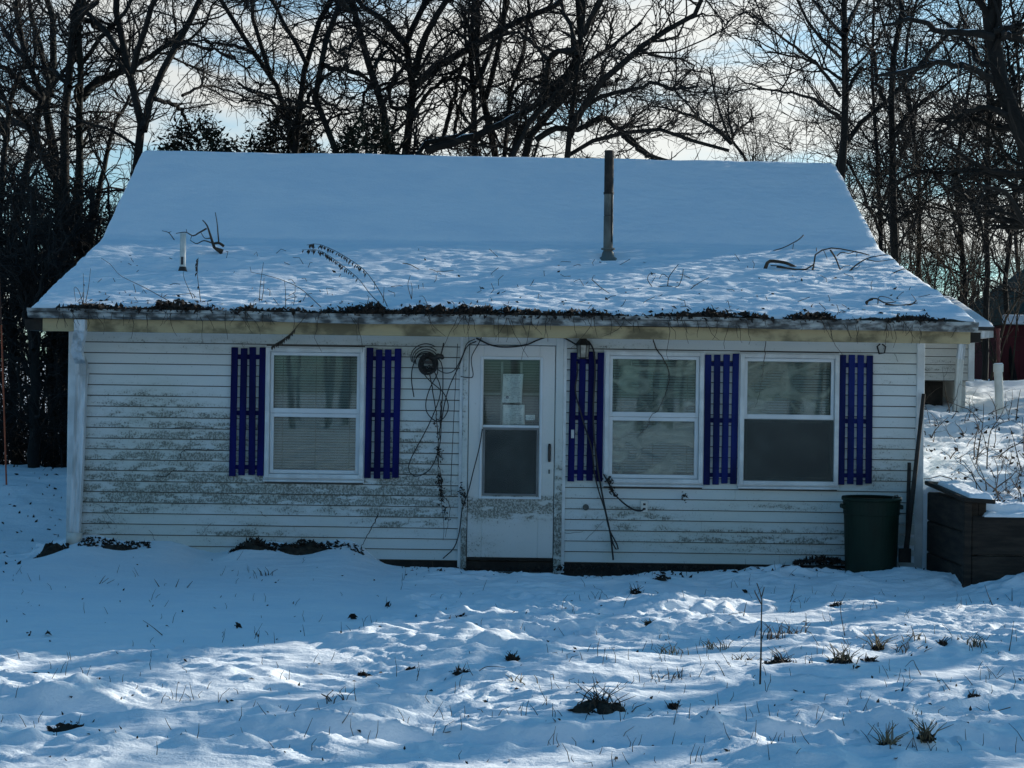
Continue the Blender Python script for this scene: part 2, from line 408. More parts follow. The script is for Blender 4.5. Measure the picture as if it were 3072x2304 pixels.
def geo(a, b, s0, g):
    out = []; v = a; s = s0
    sign = 1 if b > a else -1
    while (b-v)*sign > 0: out.append(v); v += sign*s; s *= g
    out.append(b); return out
gx = sorted(set([-x for x in geo(7, 420, .12, 1.16)] + axis([(-7, -4.6, .06), (-4.6, 3.9, .022), (3.9, 4.3, .02), (4.3, 7, .035)]) + geo(7, 420, .10, 1.15)))
gy = sorted(set(geo(-9, -200, .12, 1.3) + axis([(-9, -8, .06), (-8, .4, .019), (.4, 6, .06), (6, 12, .12)]) + geo(12, 600, .2, 1.15)))
gx = np.array(gx); gy = np.array(gy)
gx = gx[np.r_[True, np.diff(gx) > .004]]; gy = gy[np.r_[True, np.diff(gy) > .004]]
XX, YY = np.meshgrid(gx, gy)
ZZ = h_ground(XX, YY)
nx_, ny_ = len(gx), len(gy)
idx = np.arange(nx_*ny_).reshape(ny_, nx_)
Fq = np.stack([idx[:-1, :-1], idx[:-1, 1:], idx[1:, 1:], idx[1:, :-1]], -1).reshape(-1, 4)
gm = mesh_np('ground', np.stack([XX, YY, ZZ], -1).reshape(-1, 3), Fq); smooth(gm)
link('ground', gm, M['snow'], kind='structure')
def gz(x, y): return float(h_ground(np.array([x]), np.array([y]))[0])
def gpt(px, py):
    """point of the snow surface seen at a pixel"""
    z = 0.0
    for _ in range(6):
        p = GP(px, py, z); z = gz(p[0], p[1])
    return np.array((p[0], p[1], z))

# ------------------------------------------------------------------ the house
RB = [(-4.48, 4.30, -.55, 2.41), (-4.645, 4.137, 2.53, 3.314), (-4.73, 4.05, 4.81, 4.665), (-4.85, 3.93, 7.6, 3.10)]   # xl, xr, y, z of the snow surface
RY = np.array([r[2] for r in RB]); RZ = np.array([r[3] for r in RB]); RXL = np.array([r[0] for r in RB]); RXR = np.array([r[1] for r in RB])
SNOW = .075
def roofpt(px, py):
    """point of the lower roof slope seen at a pixel"""
    u, v = uv(px, py)
    k = (RZ[1]-RZ[0])/(RY[1]-RY[0])
    # EYE - v D/f = z0 + k (CAMY + D - y0)
    D = (EYE-RZ[0]-k*(CAMY-RY[0]))/(k+v/FPX)
    return P(px, py, D), D
house = thing('house', 'small white clapboard cottage with snow-covered roof and blue slatted shutters', 'house', (0, 0, 0))
WL, WR, WT = -4.22, 3.92, 2.36
SH = -.047      # the whole house is a little out of square
def xs(x, y): return x+SH*y
BLOBS = [(-3.3, .92, 1.0, .30, 1.0), (-2.3, .70, 1.3, .12, 2.1), (-1.75, .66, .8, .12, 2.0), (-1.0, .80, .30, .30, 1.5), (-3.55, 1.5, .45, .18, .7),
         (-2.9, 1.25, .8, .25, .8), (-1.0, 1.2, .3, .2, .6), (1.2, .53, .45, .07, 1.0), (1.1, .42, .4, .05, .6), (-2.5, .28, .5, .10, .9), (3.55, 1.0, .3, .3, .6),
         (-1.2, 2.05, .5, .12, .5), (2.6, .62, .5, .05, .7), (-1.05, .45, .4, .1, 1.0), (3.3, 1.9, .5, .2, .3), (-4.0, .3, .3, .3, .7), (3.0, .33, .8, .12, .5), (1.9, .30, .8, .10, .5), (.7, 1.2, .2, .5, .4), (2.4, .25, 1.2, .10, .4), (-3.6, .62, .6, .12, 1.1), (-2.9, 2.1, 1.2, .10, .35), (1.0, 2.1, .5, .08, .4)]
M['siding'] = grimy('siding', (.60, .64, .635), BLOBS)
M['doorw'] = grimy('storm_door_paint', (.62, .63, .62), [(0.02, .61, .40, .055, 4.0), (0.0, .52, .40, .07, 2.0), (-.3, .15, .2, .2, .4)], lines=False, speck=False)
M['siding2'] = grimy('annex_siding', (.58, .57, .52), [(5.2, 2.0, .8, .2, .5)])

def rect(px0, py0, px1, py1, D=15.0):
    cx, cy = (px0+px1)/2, (py0+py1)/2
    x0 = FZ(px0, cy, D)[0]; x1 = FZ(px1, cy, D)[0]; z1 = FZ(cx, py0, D)[1]; z0 = FZ(cx, py1, D)[1]
    return x0, x1, z0, z1
WIN = [rect(797, 1044, 1093, 1435), rect(1813, 1055, 2109, 1449), rect(2217, 1062, 2514, 1456)]
DOOR = rect(1405, 1037, 1662, 1672)
JL, JR, JT = FZ(1387, 1300)[0], FZ(1688, 1300)[0], FZ(1536, 1009)[1]
openings = [(w[0], w[1], w[2], w[3]) for w in WIN]+[(JL, JR, -.3, JT)]
# wall core around the openings, side and back walls
wc = MB()
xsplit = sorted([(o[0]+.02, o[1]-.02, o[2]+.02, o[3]-.02) for o in openings])
x = WL
for (a, b, c, d) in xsplit:
    wc.box(x, a, 0, .12, -.3, WT)
    if c > 0: wc.box(a, b, 0, .12, -.3, c)
    wc.box(a, b, 0, .12, d, WT)
    x = b
wc.box(x, WR, 0, .12, -.3, WT)
wc.build('wall', M['room'], house)
def roofz(y): return np.interp(y, RY, RZ)-SNOW-.14
for xw, sg in ((WL, 1), (WR, -1)):
    ys = [0.121, 2.53, 4.81, 7.0]; V = []; F = []
    for t in (0, .12*sg):
        for y in ys: V.append((xs(xw, y)+t, y, -.3))
        for y in ys: V.append((xs(xw, y)+t, y, float(roofz(y))))
    for i in range(3):
        F.append((i, i+1, i+5, i+4)); F.append((8+i, 8+i+4, 8+i+5, 8+i+1))
    F.append((0, 4, 12, 8)); F.append((3, 11, 15, 7))
    MB().add(V, F).build('wall', M['siding'], house)
MB().hexa([(xs(WL, 7)+.12, 6.88, -.3), (xs(WR, 7)-.12, 6.88, -.3), (xs(WR, 7)-.12, 7, -.3), (xs(WL, 7)+.12, 7, -.3),
           (xs(WL, 7)+.12, 6.88, 3.1), (xs(WR, 7)-.12, 6.88, 3.1), (xs(WR, 7)-.12, 7, 3.1), (xs(WL, 7)+.12, 7, 3.1)]).build('wall', M['siding'], house)
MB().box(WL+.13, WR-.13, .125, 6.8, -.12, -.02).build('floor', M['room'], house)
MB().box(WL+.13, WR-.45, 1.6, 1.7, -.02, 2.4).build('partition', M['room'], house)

# siding boards
rng = np.random.RandomState(3)
CH = .1023
def board(x0, x1, z0, y=0., ch=CH, par=house, mat=None, top=None):
    j = rng.uniform(-.0012, .0012); d = rng.uniform(0, .003)
    z1 = z0+ch if top is None else min(z0+ch, top)
    MB().hexa([(x0, y-.021-d, z0+j+.0095), (x1, y-.021-d, z0-j+.0095), (x1, y-.001, z0-j+.0095), (x0, y-.001, z0+j+.0095),
               (x0, y-.005, z1), (x1, y-.005, z1), (x1, y-.001, z1), (x0, y-.001, z1)]).build('siding_board', mat or M['siding'], par)
CBL = WL+.10; CBR = FZ(2746, 1300)[0]
k = -2
while True:
    z0 = .149+CH*k; k += 1
    if z0 > 2.3: break
    if z0 < .03 and k > -1: pass
    spans = [(CBL, CBR)]
    zc = z0+CH*.5
    for (a, b, c, d) in openings:
        if zc > c-.02 and zc < d+.03:
            ns = []
            for (p, q) in spans:
                if a > p and b < q: ns += [(p, a), (b, q)]
                else: ns.append((p, q))
            spans = ns
    for (p, q) in spans:
        if z0 < .04 and q > -1.3: continue                    # the right part of the siding stops at the sill beam
        if q-p > 2.6 and (k % 3 == 0):                         # butt joints
            s = p+(q-p)*rng.uniform(.35, .65); board(p, s-.001, z0); board(s+.001, q, z0)
        else: board(p, q, z0)
    # side walls
    for xw, sg in ((WL, -1), (WR, 1)):
        y0, y1 = .1, 6.95
        a0, a1 = xs(xw, y0), xs(xw, y1)
        MB().hexa([(a0+sg*.018, y0, z0), (a0+sg*.001, y0, z0), (a1+sg*.001, y1, z0), (a1+sg*.018, y1, z0),
                   (a0+sg*.005, y0, z0+CH), (a0+sg*.001, y0, z0+CH), (a1+sg*.001, y1, z0+CH), (a1+sg*.005, y1, z0+CH)]).build('siding_board', M['siding'], house)
# dark sill beam under the boards
MB().box(-1.30, JL, -.012, -.001, -.3, .045).box(JL, JR, -.012, 0.02, -.3, .05).box(JR, WR, -.012, -.001, -.3, .045).build('sill_beam', M['dark'], house)
# corner boards
MB().box(WL-.028, CBL, -.028, -.001, -.1, 2.3).box(WL-.028, WL-.001, -.0005, .10, -.1, 2.3).build('corner_board', M['trim'], house, bevel=.004)
MB().box(CBR, WR+.028, -.028, -.001, -.1, 2.3).box(WR+.001, WR+.028, -.0005, .10, -.1, 2.3).build('corner_board', M['trim'], house, bevel=.004)

# roof deck and snow
def deck(xl, xr, prof, th):
    V = []; n = len(prof)
    for i, (y, z) in enumerate(prof): V += [(xl[i], y, z), (xr[i], y, z), (xl[i], y, z-th), (xr[i], y, z-th)]
    F = []
    for i in range(n-1):
        a, b = 4*i, 4*i+4
        F += [(a, a+1, b+1, b), (a+2, b+2, b+3, a+3), (a, b, b+2, a+2), (a+1, a+3, b+3, b+1)]
    F += [(0, 2, 3, 1), (4*n-4, 4*n-3, 4*n-1, 4*n-2)]
    return MB().add(V, F)
dprof = [(-.424, RZ[0]-SNOW+.03), (2.53, RZ[1]-SNOW), (4.81, RZ[2]-SNOW), (7.58, RZ[3]-SNOW)]
roof = deck(RXL+.015, RXR-.015, dprof, .13).build('roof', M['shingle'], house)
ys = np.unique(np.r_[np.arange(-.52, 2.6, .022), np.arange(2.6, 4.75, .03), np.arange(4.6, 5.0, .015), np.arange(5, 7.6, .2), [7.6]])
ts = np.unique(np.r_[np.linspace(0, .02, 10), np.linspace(.02, .98, 330), np.linspace(.98, 1, 10)])
T_, Y_ = np.meshgrid(ts, ys)
XL_ = np.interp(Y_, RY, RXL); XR_ = np.interp(Y_, RY, RXR)
XL_ = XL_+.022*fbm(Y_*1.7, Y_*0+3, 3, 61); XR_ = XR_+.022*fbm(Y_*1.7, Y_*0+8, 3, 63)
X_ = XL_+T_*(XR_-XL_)
# softened profile
def softz(y):
    s = 0
    for o in (-.10, -.05, 0, .05, .10): s = s+np.interp(y+o, RY, RZ)
    return s/5
Z_ = softz(Y_)
sag = (.012-.035*T_+.014*fbm(X_*.9, X_*0, 3, 65))*sst(3.0, 4.8, Y_)
low = 1-sst(1.9, 2.7, Y_+.12*fbm(X_*1.1, Y_*0, 2, 44))
edge = np.minimum(np.minimum(X_-XL_, XR_-X_), np.minimum(Y_+.52, 7.6-Y_))
rnd = np.sqrt(np.clip(1-(1-np.clip(edge/.09, 0, 1))**2, 0, 1))
nz_ = .010*fbm(X_*1.2, Y_*1.8, 3, 3)+low*(.018*fbm(X_*1.2, Y_*2.4, 3, 11)+.016*fbm(X_*2.4, Y_*8, 3, 15)+.014*fbm(X_*5, Y_*15, 3, 19))
nz_ = nz_+low*.014*np.clip(1-np.abs(fbm(X_*2.2, Y_*5.0, 2, 27))*2.4, 0, 1)
tab = np.abs(((X_+.16*np.floor(Y_/.29))/.30) % 1-.5)*2
nz_ = nz_-low*.007*sst(.93, .99, tab)*sst(0, .25, fbm(X_*.8, Y_*.8, 2, 31)+.1) - low*.006*sst(.9, .98, (Y_/.29) % 1)
nz_ = nz_+(1-low)*.006*fbm(X_*5, Y_*13, 3, 23)*(.3+.7*sst(-.5, 1.5, X_))
nz_ = nz_-.009*np.exp(-((Y_-2.62-.02*np.sin(X_))/.06)**2)
for (px, py, rx, ry, hh) in ((548, 806, .42, .12, -.07), (640, 800, .5, .1, -.03), (1824, 775, .16, .13, -.05)):
    c, _ = roofpt(px, py); nz_ = nz_+hh*np.exp(-(((X_-c[0])/rx)**2+((Y_-c[1])/ry)**2))
Z_ = Z_+sag+nz_*rnd-SNOW*(1-rnd)
top = np.stack([X_, Y_, Z_], -1)
ny2, nx2 = X_.shape
idx = np.arange(nx2*ny2).reshape(ny2, nx2)
Fs = np.stack([idx[:-1, :-1], idx[:-1, 1:], idx[1:, 1:], idx[1:, :-1]], -1).reshape(-1, 4)
ring = np.r_[idx[0, :], idx[1:, -1], idx[-1, -2::-1], idx[-2:0, 0]]
V2 = top.reshape(-1, 3); skirt = V2[ring].copy(); skirt[:, 2] = np.interp(skirt[:, 1], RY, RZ)-SNOW-.012
n0 = len(V2); m0 = len(ring)
Fk = np.stack([ring, n0+np.arange(m0), n0+(np.arange(m0)+1) % m0, np.roll(ring, -1)], -1)
rs = mesh_np('snow_cover', np.vstack([V2, skirt]), np.vstack([Fs, Fk])); smooth(rs)
link('snow_cover', rs, M['roofsnow'], roof)
def roofsnow_z(x, y): 
    j = np.argmin(np.abs(ys-y)); i = np.argmin(np.abs(X_[j]-x)); return float(Z_[j, i])

# fascia, soffit, gutter
FL, FR = FZ(128, 975, 14.55)[0], FZ(2911, 1005, 14.55)[0]
GZ1, GZ0 = 2.385, 2.297
MB().box(FL, FR, -.455, -.425, 2.182, 2.30).build('fascia', M['fascia'], house, bevel=.004)
MB().box(FL, FR, -.424, -.03, 2.215, 2.235).build('soffit', M['soffit'], house)
# rafter ends and dark plate showing at the left end of the eave
MB().box(FL-.17, FL-.002, -.44, -.05, 2.19, 2.29).build('rafter_end', M['dark'], house)
MB().box(FR+.002, FR+.10, -.44, -.05, 2.20, 2.29).build('rafter_end', M['dark'], house)
GL, GR = FZ(82, 938, 14.45)[0], FZ(2935, 975, 14.45)[0]
def gutter(x0, x1, yb, z0, z1, dep, par, mat):
    # K-style section: back, floor, ogee front, rolled lip
    sec = [(yb, z1), (yb, z0), (yb-dep*.62, z0), (yb-dep*.80, z0+.25*(z1-z0)), (yb-dep*.82, z0+.5*(z1-z0)), (yb-dep, z0+.72*(z1-z0)), (yb-dep, z1), (yb-dep+.014, z1), (yb-dep+.014, z1-.012)]
    inn = [(y+.003 if i else y-.003, z+.003) for i, (y, z) in enumerate(sec)]
    V = []; F = []; n = len(sec)
    nseg = 14
    xs_ = np.linspace(x0, x1, nseg+1)
    for x in xs_:
        dz = .006*math.sin(x*1.3)-.004*math.sin(x*3.1)
        V += [(x, y, z+dz) for y, z in sec]
    for i in range(nseg):
        for j in range(n-1): F.append((i*n+j, i*n+j+1, (i+1)*n+j+1, (i+1)*n+j))
    F.append(tuple(range(7))); F.append(tuple(nseg*n+i for i in range(6, -1, -1)))
    return MB().add(V, F).build('gutter', mat, par)
gut = gutter(GL, GR, -.456, GZ0, GZ1, .115, house, M['gutter'])
for gxp in np.arange(GL+.6, GR, 1.9): MB().box(gxp-.02, gxp+.02, -.576, -.5715, GZ0+.062, GZ1+.004).build('gutter_joint', M['gutter'], gut)

# left downspout: elbow, corrugated pipe, round drain at the foot
ds = [(x, z) for x, z in (FZ(232, 985, 14.5), FZ(232, 1025, 14.5))]
def rtube(mb, pts, w, d, ribs=0):
    """rectangular pipe along pts (each x, y, z), rounded rect with shallow flutes"""
    sec = []
    for (a, b) in ((-1, -1), (-.55, -1), (-.5, -.86), (-.12, -.86), (-.06, -1), (.06, -1), (.12, -.86), (.5, -.86), (.55, -1), (1, -1), (1, 1), (-1, 1)): sec.append((a*w/2, b*d/2))
    V = []; F = []; n = len(sec)
    for (x, y, z) in pts: V += [(x+a, y+b, z) for a, b in sec]
    for i in range(len(pts)-1):
        for j in range(n): F.append((i*n+j, (i+1)*n+j, (i+1)*n+(j+1) % n, i*n+(j+1) % n))
    F.append(tuple(range(n))); F.append(tuple((len(pts)-1)*n+i for i in range(n-1, -1, -1)))
    return mb.add(V, F)
xa, za = FZ(234, 958, 14.45); xb, zb = FZ(240, 1120, 14.85); xc, zc = FZ(218, 1615, 14.85)
spout = rtube(MB(), [(xb, -.085, zb), ((xb+xc)/2+.004, -.08, (zb+zc)/2), (xc, -.085, zc)], .098, .08).build('downspout', M['metalw'], house, bevel=.004)
rtube(MB(), [(xa+.01, -.50, za+.0), (xa+.012, -.50, za-.10), (xb+.005, -.28, zb+.20), (xb+.002, -.095, zb+.09), (xb, -.085, zb-.02)], .102, .085).build('elbow', M['metalw'], spout, bevel=.004)
for zz in (zb-.01, zb+.05): MB().box(xb-.055, xb+.055, -.130, -.03, zz, zz+.018).build('band', M['metalw'], spout)
MB().lathe((xc, -.085, 0), [(.05, -.25), (.062, -.25), (.062, zc-.05), (.074, zc-.045), (.074, zc+.05), (.060, zc+.052), (.060, zc-.02), (.02, zc-.02)], 20).build('drain_pipe', M['pvc'], spout, sm=True, bevel=0)

# windows
def frame(mb, x0, x1, z0, z1, w, y0, y1, wb=None):
    wb = wb or w
    mb.box(x0, x0+w, y0, y1, z0, z1); mb.box(x1-w, x1, y0, y1, z0, z1)
    mb.box(x0+w, x1-w, y0, y1, z1-w, z1); mb.box(x0+w, x1-w, y0, y1, z0, z0+wb)
    return mb
def make_window(i, r, film, upper_dark, lower_screen):
    x0, x1, z0, z1 = r
    w = frame(MB(), x0, x1, z0, z1, .042, -.05, .06).build('window', M['trim'], house, bevel=.004)
    frame(MB(), x0-.012, x1+.012, z0-.012, z1+.012, .014, -.030, -.0205).build('casing_flange', M['vinyl'], w)
    zm = z0+(z1-z0)*(.517 if i == 0 else .52)
    a0, a1 = x0+.044, x1-.044
    frame(MB(), a0, a1, zm-.022, z1-.044, .030, -.018, .012, .046).build('upper_sash', M['vinyl'], w, bevel=.003)
    frame(MB(), a0, a1, z0+.044, zm-.024, .036, -.010, .026, .036).build('lower_sash', M['vinyl'], w, bevel=.003)
    MB().box(a0+.028, a1-.028, -.003, 0, zm+.02, z1-.07).build('pane', M['glass'], w)
    MB().box(a0+.034, a1-.034, .006, .009, z0+.078, zm-.056).build('pane', M['glass'], w)
    if lower_screen: MB().box(a0+.004, a1-.004, -.022, -.020, z0+.046, zm-.026).build('insect_screen', M['mesh'], w)
    # mini blind
    b = MB(); zt = z1-.075; zb_ = z0+.075 if not lower_screen else zm-.06
    n = int((zt-zb_)/.0255); rr = random.Random(i+5)
    for q in range(n):
        z = zt-q*.0255; t = rr.uniform(-.0015, .0015); s_ = rr.uniform(-.002, .002)
        b.hexa([(a0+.03, .060+t, z-.009), (a1-.03, .060-t, z-.009+s_), (a1-.03, .0615-t, z-.008+s_), (a0+.03, .0615+t, z-.008),
                (a0+.03, .070+t, z+.008), (a1-.03, .070-t, z+.008+s_), (a1-.03, .0715-t, z+.009+s_), (a0+.03, .0715+t, z+.009)])
    b.build('blind', M['blind'], w, kind='stuff')
    c = MB()
    for f in (.13, .5, .88): 
        xx = a0+f*(a1-a0); c.box(xx-.003, xx+.003, .052, .055, zb_, zt)
    c.build('blind_cord', M['doordark'], w)
    if film:
        U, Vv = np.meshgrid(np.linspace(a0+.03, a1-.03, 60), np.linspace(z0+.08 if not lower_screen else zm-.05, z1-.075, 80))
        cy = .040+.006*fbm(U*6+i*3, Vv*5, 3, 81+i)+.004*np.sin(18*np.hypot(U-(a0+a1)/2-.05, (Vv-zm+.2)*1.1)+3*fbm(U*3, Vv*3, 2, 85))
        V = np.stack([U, np.clip(cy, .014, .054), Vv], -1).reshape(-1, 3); ii = np.arange(U.size).reshape(U.shape)
        me = mesh_np('plastic_sheet', V, np.stack([ii[:-1, :-1], ii[:-1, 1:], ii[1:, 1:], ii[1:, :-1]], -1).reshape(-1, 4)); smooth(me)
        link('plastic_sheet', me, M['film' if i == 0 else 'film2'], w)
    MB().box(x0-.01, x1+.01, -.064, -.021, z0-.034, z0-.013).build('sill', M['trim'], w, bevel=.004)
    return w
make_window(0, WIN[0], True, True, False)
make_window(1, WIN[1], True, False, False)
make_window(2, WIN[2], True, False, True)

# shutters
def shutter(px0, py0, px1, py1, paint):
    x0, x1, z0, z1 = rect(px0, py0, px1, py1, 14.95)
    w = (x1-x0)
    ry = random.Random(int(px0))
    zs = [z0+.068*(z1-z0), z0+.49*(z1-z0), z0+.925*(z1-z0)]
    s = MB().box(x0+.006, x1-.006, -.030, -.0225, zs[1]-.022, zs[1]+.022).build('shutter', paint, house)
    for z in (zs[0], zs[2]): MB().box(x0+.006, x1-.006, -.030, -.0225, z-.020, z+.020).build('rail', paint, s)
    sw = w*.192; gap = (w-4*sw)/3
    for k in range(4):
        a = x0+k*(sw+gap); d0 = ry.uniform(-.011, .011); d1 = ry.uniform(-.009, .009); t = ry.uniform(-.006, .006)
        MB().hexa([(a+t, -.0475, z0+d0), (a+sw+t, -.0475, z0+d0), (a+sw+t, -.0305, z0+d0), (a+t, -.0305, z0+d0),
                   (a-t, -.0475, z1+d1), (a+sw-t, -.0475, z1+d1), (a+sw-t, -.0305, z1+d1), (a-t, -.0305, z1+d1)]).build('slat', paint, s, bevel=.003)
    return s
shutter(690, 1042, 794, 1428, M['blue'])
shutter(1096, 1046, 1200, 1436, M['blue'])
sh3 = shutter(1707, 1056, 1810, 1443, M['blue'])
shutter(2113, 1063, 2214, 1452, M['blue2'])
shutter(2517, 1067, 2618, 1453, M['blue2'])
xl_, zl_ = FZ(1718, 1302, 14.93); MB().box(xl_-.014, xl_+.014, -.058, -.049, zl_-.04, zl_+.04).build('latch', M['metalw'], sh3)

# door
x0, x1, z0, z1 = DOOR
jm = MB().box(JL, x0-.006, -.040, .10, -.10, JT).box(x1+.006, JR, -.040, .10, -.10, JT).box(x0-.006, x1+.006, -.040, .10, z1+.006, JT).box(x0-.006, x1+.006, -.040, .10, -.10, -.08)
M['jamb'] = grimy('door_jamb', (.56, .60, .60), [(JR-.03, .22, .05, .30, 3.2), (JL+.02, .15, .04, .35, 3.2), (JR-.03, .8, .05, .3, 1.0), (JL, 1.6, .05, .6, .6)], lines=False, dirt=(.03, .03, .018), gscale=1.2)
jm.build('door_frame', M['jamb'], house, bevel=.005)
frame(MB(), JL-.03, JR+.03, -.05, JT+.03, .030, -.028, -.0205, .002).build('door_casing', M['trim'], house, bevel=.004)
sd = MB()
gx0, gx1 = FZ(1449, 1280)[0], FZ(1617, 1280)[0]; gz1 = FZ(1530, 1079)[1]; gz0 = FZ(1530, 1487)[1]
y0, y1 = -.030, .004
sd.box(x0, gx0, y0, y1, z0, z1).box(gx1, x1, y0, y1, z0, z1).box(gx0, gx1, y0, y1, gz1, z1).box(gx0, gx1, y0, y1, z0, gz0)
door = sd.build('storm_door', M['doorw'], house, bevel=.004)
frame(MB(), gx0-.030, gx1+.030, gz0-.030, gz1+.030, .022, -.040, -.0305).build('glazing_frame', M['vinyl'], door, bevel=.004)
gm_ = FZ(1530, 1279)[1]
MB().box(gx0+.001, gx1-.001, -.036, -.004, gm_-.012, gm_+.012).build('meeting_rail', M['vinyl'], door, bevel=.003)
frame(MB(), gx0+.002, gx1-.002, gz0+.002, gm_-.014, .020, -.034, -.010).build('screen_frame', plain('grey_metal', (.16, .17, .17), .5, .2), door, bevel=.003)
MB().box(gx0+.002, gx1-.002, -.014, -.011, gm_+.013, gz1-.001).build('pane', M['glass'], door)
MB().box(gx0+.022, gx1-.022, -.020, -.018, gz0+.022, gm_-.034).build('insect_screen', M['mesh'], door)
hx, hz = FZ(1648, 1358)
MB().lathe((0, 0, 0), [(0, -.088), (.011, -.086), (.015, -.06), (.015, .06), (.011, .086), (0, .088)], 12).build('handle', M['handle'], door, sm=True, loc=None).location = (hx, -.045, hz)
MB().box(x0+.01, x1-.01, -.034, -.006, z0-.024, z0-.002).build('door_sweep', M['dark'], door)
MB().box(hx-.008, hx+.008, -.038, -.0305, hz-.20, hz-.16).build('lock_plate', M['galv'], door)
ed = MB()
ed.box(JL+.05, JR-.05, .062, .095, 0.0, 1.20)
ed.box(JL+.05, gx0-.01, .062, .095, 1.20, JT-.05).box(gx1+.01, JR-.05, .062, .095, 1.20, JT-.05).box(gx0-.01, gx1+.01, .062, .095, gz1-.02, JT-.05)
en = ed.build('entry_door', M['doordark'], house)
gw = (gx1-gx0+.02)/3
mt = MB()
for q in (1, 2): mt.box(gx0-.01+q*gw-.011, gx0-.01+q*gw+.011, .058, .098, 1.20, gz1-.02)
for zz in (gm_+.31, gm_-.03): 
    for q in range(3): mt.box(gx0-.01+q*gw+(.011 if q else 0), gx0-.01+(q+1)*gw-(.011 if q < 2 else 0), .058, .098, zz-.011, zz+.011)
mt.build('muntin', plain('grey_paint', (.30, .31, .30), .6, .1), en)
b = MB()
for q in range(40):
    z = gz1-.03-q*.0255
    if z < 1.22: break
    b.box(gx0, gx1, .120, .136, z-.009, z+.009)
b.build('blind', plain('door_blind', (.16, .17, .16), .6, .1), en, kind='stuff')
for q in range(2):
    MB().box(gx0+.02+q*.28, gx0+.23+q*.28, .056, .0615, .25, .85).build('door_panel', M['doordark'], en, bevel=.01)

# wall fittings that belong to the house
ox, oz = FZ(1932, 1519)
out_ = MB().box(ox-.033, ox+.033, -.034, -.0215, oz-.056, oz+.056).build('electrical_outlet', M['pvc'], house, bevel=.005)
for d in (-.022, .022): MB().box(ox-.012, ox+.012, -.0365, -.0345, oz+d-.010, oz+d+.010).build('socket', M['lamp'], out_)
vx, vz = FZ(1757, 1521)
MB().lathe((0, 0, 0), [(.030, 0), (.030, .012), (.022, .018), (0, .018)], 14).build('vent_cap', M['galv'], house)
bpy.data.objects['vent_cap'].rotation_euler = (math.pi/2, 0, 0); bpy.data.objects['vent_cap'].location = (vx, -.020, vz)
tx, tz = FZ(2645, 1040, 14.98)
MB().tube([(tx-.02, -.03, 2.18), (tx-.05, -.05, tz), (tx-.03, -.05, tz-.07), (tx+.02, -.05, tz-.06), (tx+.03, -.05, tz), (tx+.0, -.04, 2.18)], .008, 6).build('cable_loop', M['rubber'], house)

# stove pipe and vent on the roof
c, D = roofpt(1824, 768)
sp = thing('stove_pipe', 'rusty galvanised stove pipe with sooty top rising from the roof', 'stove pipe', tuple(c-np.array((0, 0, .08))))
tp = P(1828, 452, D); H = tp[2]-c[2]; lean = (tp[0]-c[0])/H
r = .052
def ring(z): return (lean*z, 0, z)
MB().tube([ring(.02), ring(.45*H)], r, 20).build('pipe_section', M['galv'], sp, sm=False)
MB().tube([ring(.45*H+.005), ring(.66*H)], r*.97, 20).build('pipe_section', M['galv'], sp)
MB().tube([ring(.66*H+.005), ring(H+.08)], r*.985, 20).build('pipe_top', M['soot'], sp)
MB().tube([ring(.655*H), ring(.675*H)], r*1.09, 20).build('band', M['soot'], sp)
MB().tube([ring(.085*H+.05), ring(.10*H+.05)], r*1.45, 20).build('storm_collar', M['galv'], sp)
MB().lathe((0, 0, 0), [(.115, .0), (.098, .055), (.070, .075), (.062, .12), (.055, .13)], 20).build('flashing', M['galv'], sp, sm=True)
MB().box(r*.55+lean*.3, r*.55+.014+lean*.3, -r*.9, -r*.75, .2*H, .66*H).build('seam', M['soot'], sp)
c, D = roofpt(548, 803); tp = P(549, 700, D)
vp = thing('vent_pipe', 'short white plastic vent pipe standing on the left of the roof', 'vent pipe', tuple(c))
Hh = tp[2]-c[2]
MB().lathe((0, 0, 0), [(.031, -.12), (.031, Hh), (.025, Hh), (.025, -.05)], 18).build('pipe', M['pvc'], vp, sm=True)
MB().lathe((0, 0, 0), [(.06, -.10), (.045, -.03), (.034, .01)], 18).build('boot', M['lamp'], vp, sm=True)
MB().box(-.012, .012, -.0335, -.0315, .03, .11).build('printed_mark', plain('printed_mark', (.03, .03, .035), .6, .3), vp)
# ------------------------------------------------------------------ annex, barn, retaining wall
an = thing('annex', 'low white clapboard annex with snowy roof behind the right end of the cottage', 'annex', (4.8, 5.1, 1.5))
AD = 20.1; AY = CAMY+AD
def lp(o, pts): return [(p[0]-o[0], p[1]-o[1], p[2]-o[2]) for p in pts]
AO = (4.8, 5.1, 1.5)
def bb(x0, x1, y0, y1, z0, z1): return MB().box(x0-AO[0], x1-AO[0], y0-AO[1], y1-AO[1], z0-AO[2], z1-AO[2])
ax0, ax1 = 3.75, FZ(2904, 1100, AD)[0]
az0 = FZ(2840, 1143, AD)[1]; az1 = FZ(2840, 1010, AD)[1]+.1
M_an = M['siding2']
bb(ax0, ax1, AY, AY+.1, az0, az1).build('wall', M['room'], an)
bb(ax1-.1, ax1, AY+.1, AY+2.6, az0-.35, az1).build('wall', M_an, an)
ch = FZ(2840, 1143, AD)[1]-FZ(2840, 1167, AD)[1]
z = az0
while z < az1-.02:
    MB().hexa(lp(AO, [(ax0, AY-.024, z+.009), (ax1, AY-.024, z+.009), (ax1, AY-.001, z+.009), (ax0, AY-.001, z+.009), (ax0, AY-.004, min(z+ch, az1)), (ax1, AY-.004, min(z+ch, az1)), (ax1, AY-.001, min(z+ch, az1)), (ax0, AY-.001, min(z+ch, az1))])).build('siding_board', M_an, an)
    z += ch
bb(ax0, ax1-.25, AY+.25, AY+.32, az0-.5, az0-.002).build('crawl_shade_sheet', M['dark'], an)  # dark sheet standing in for the shade of the opening below the wall
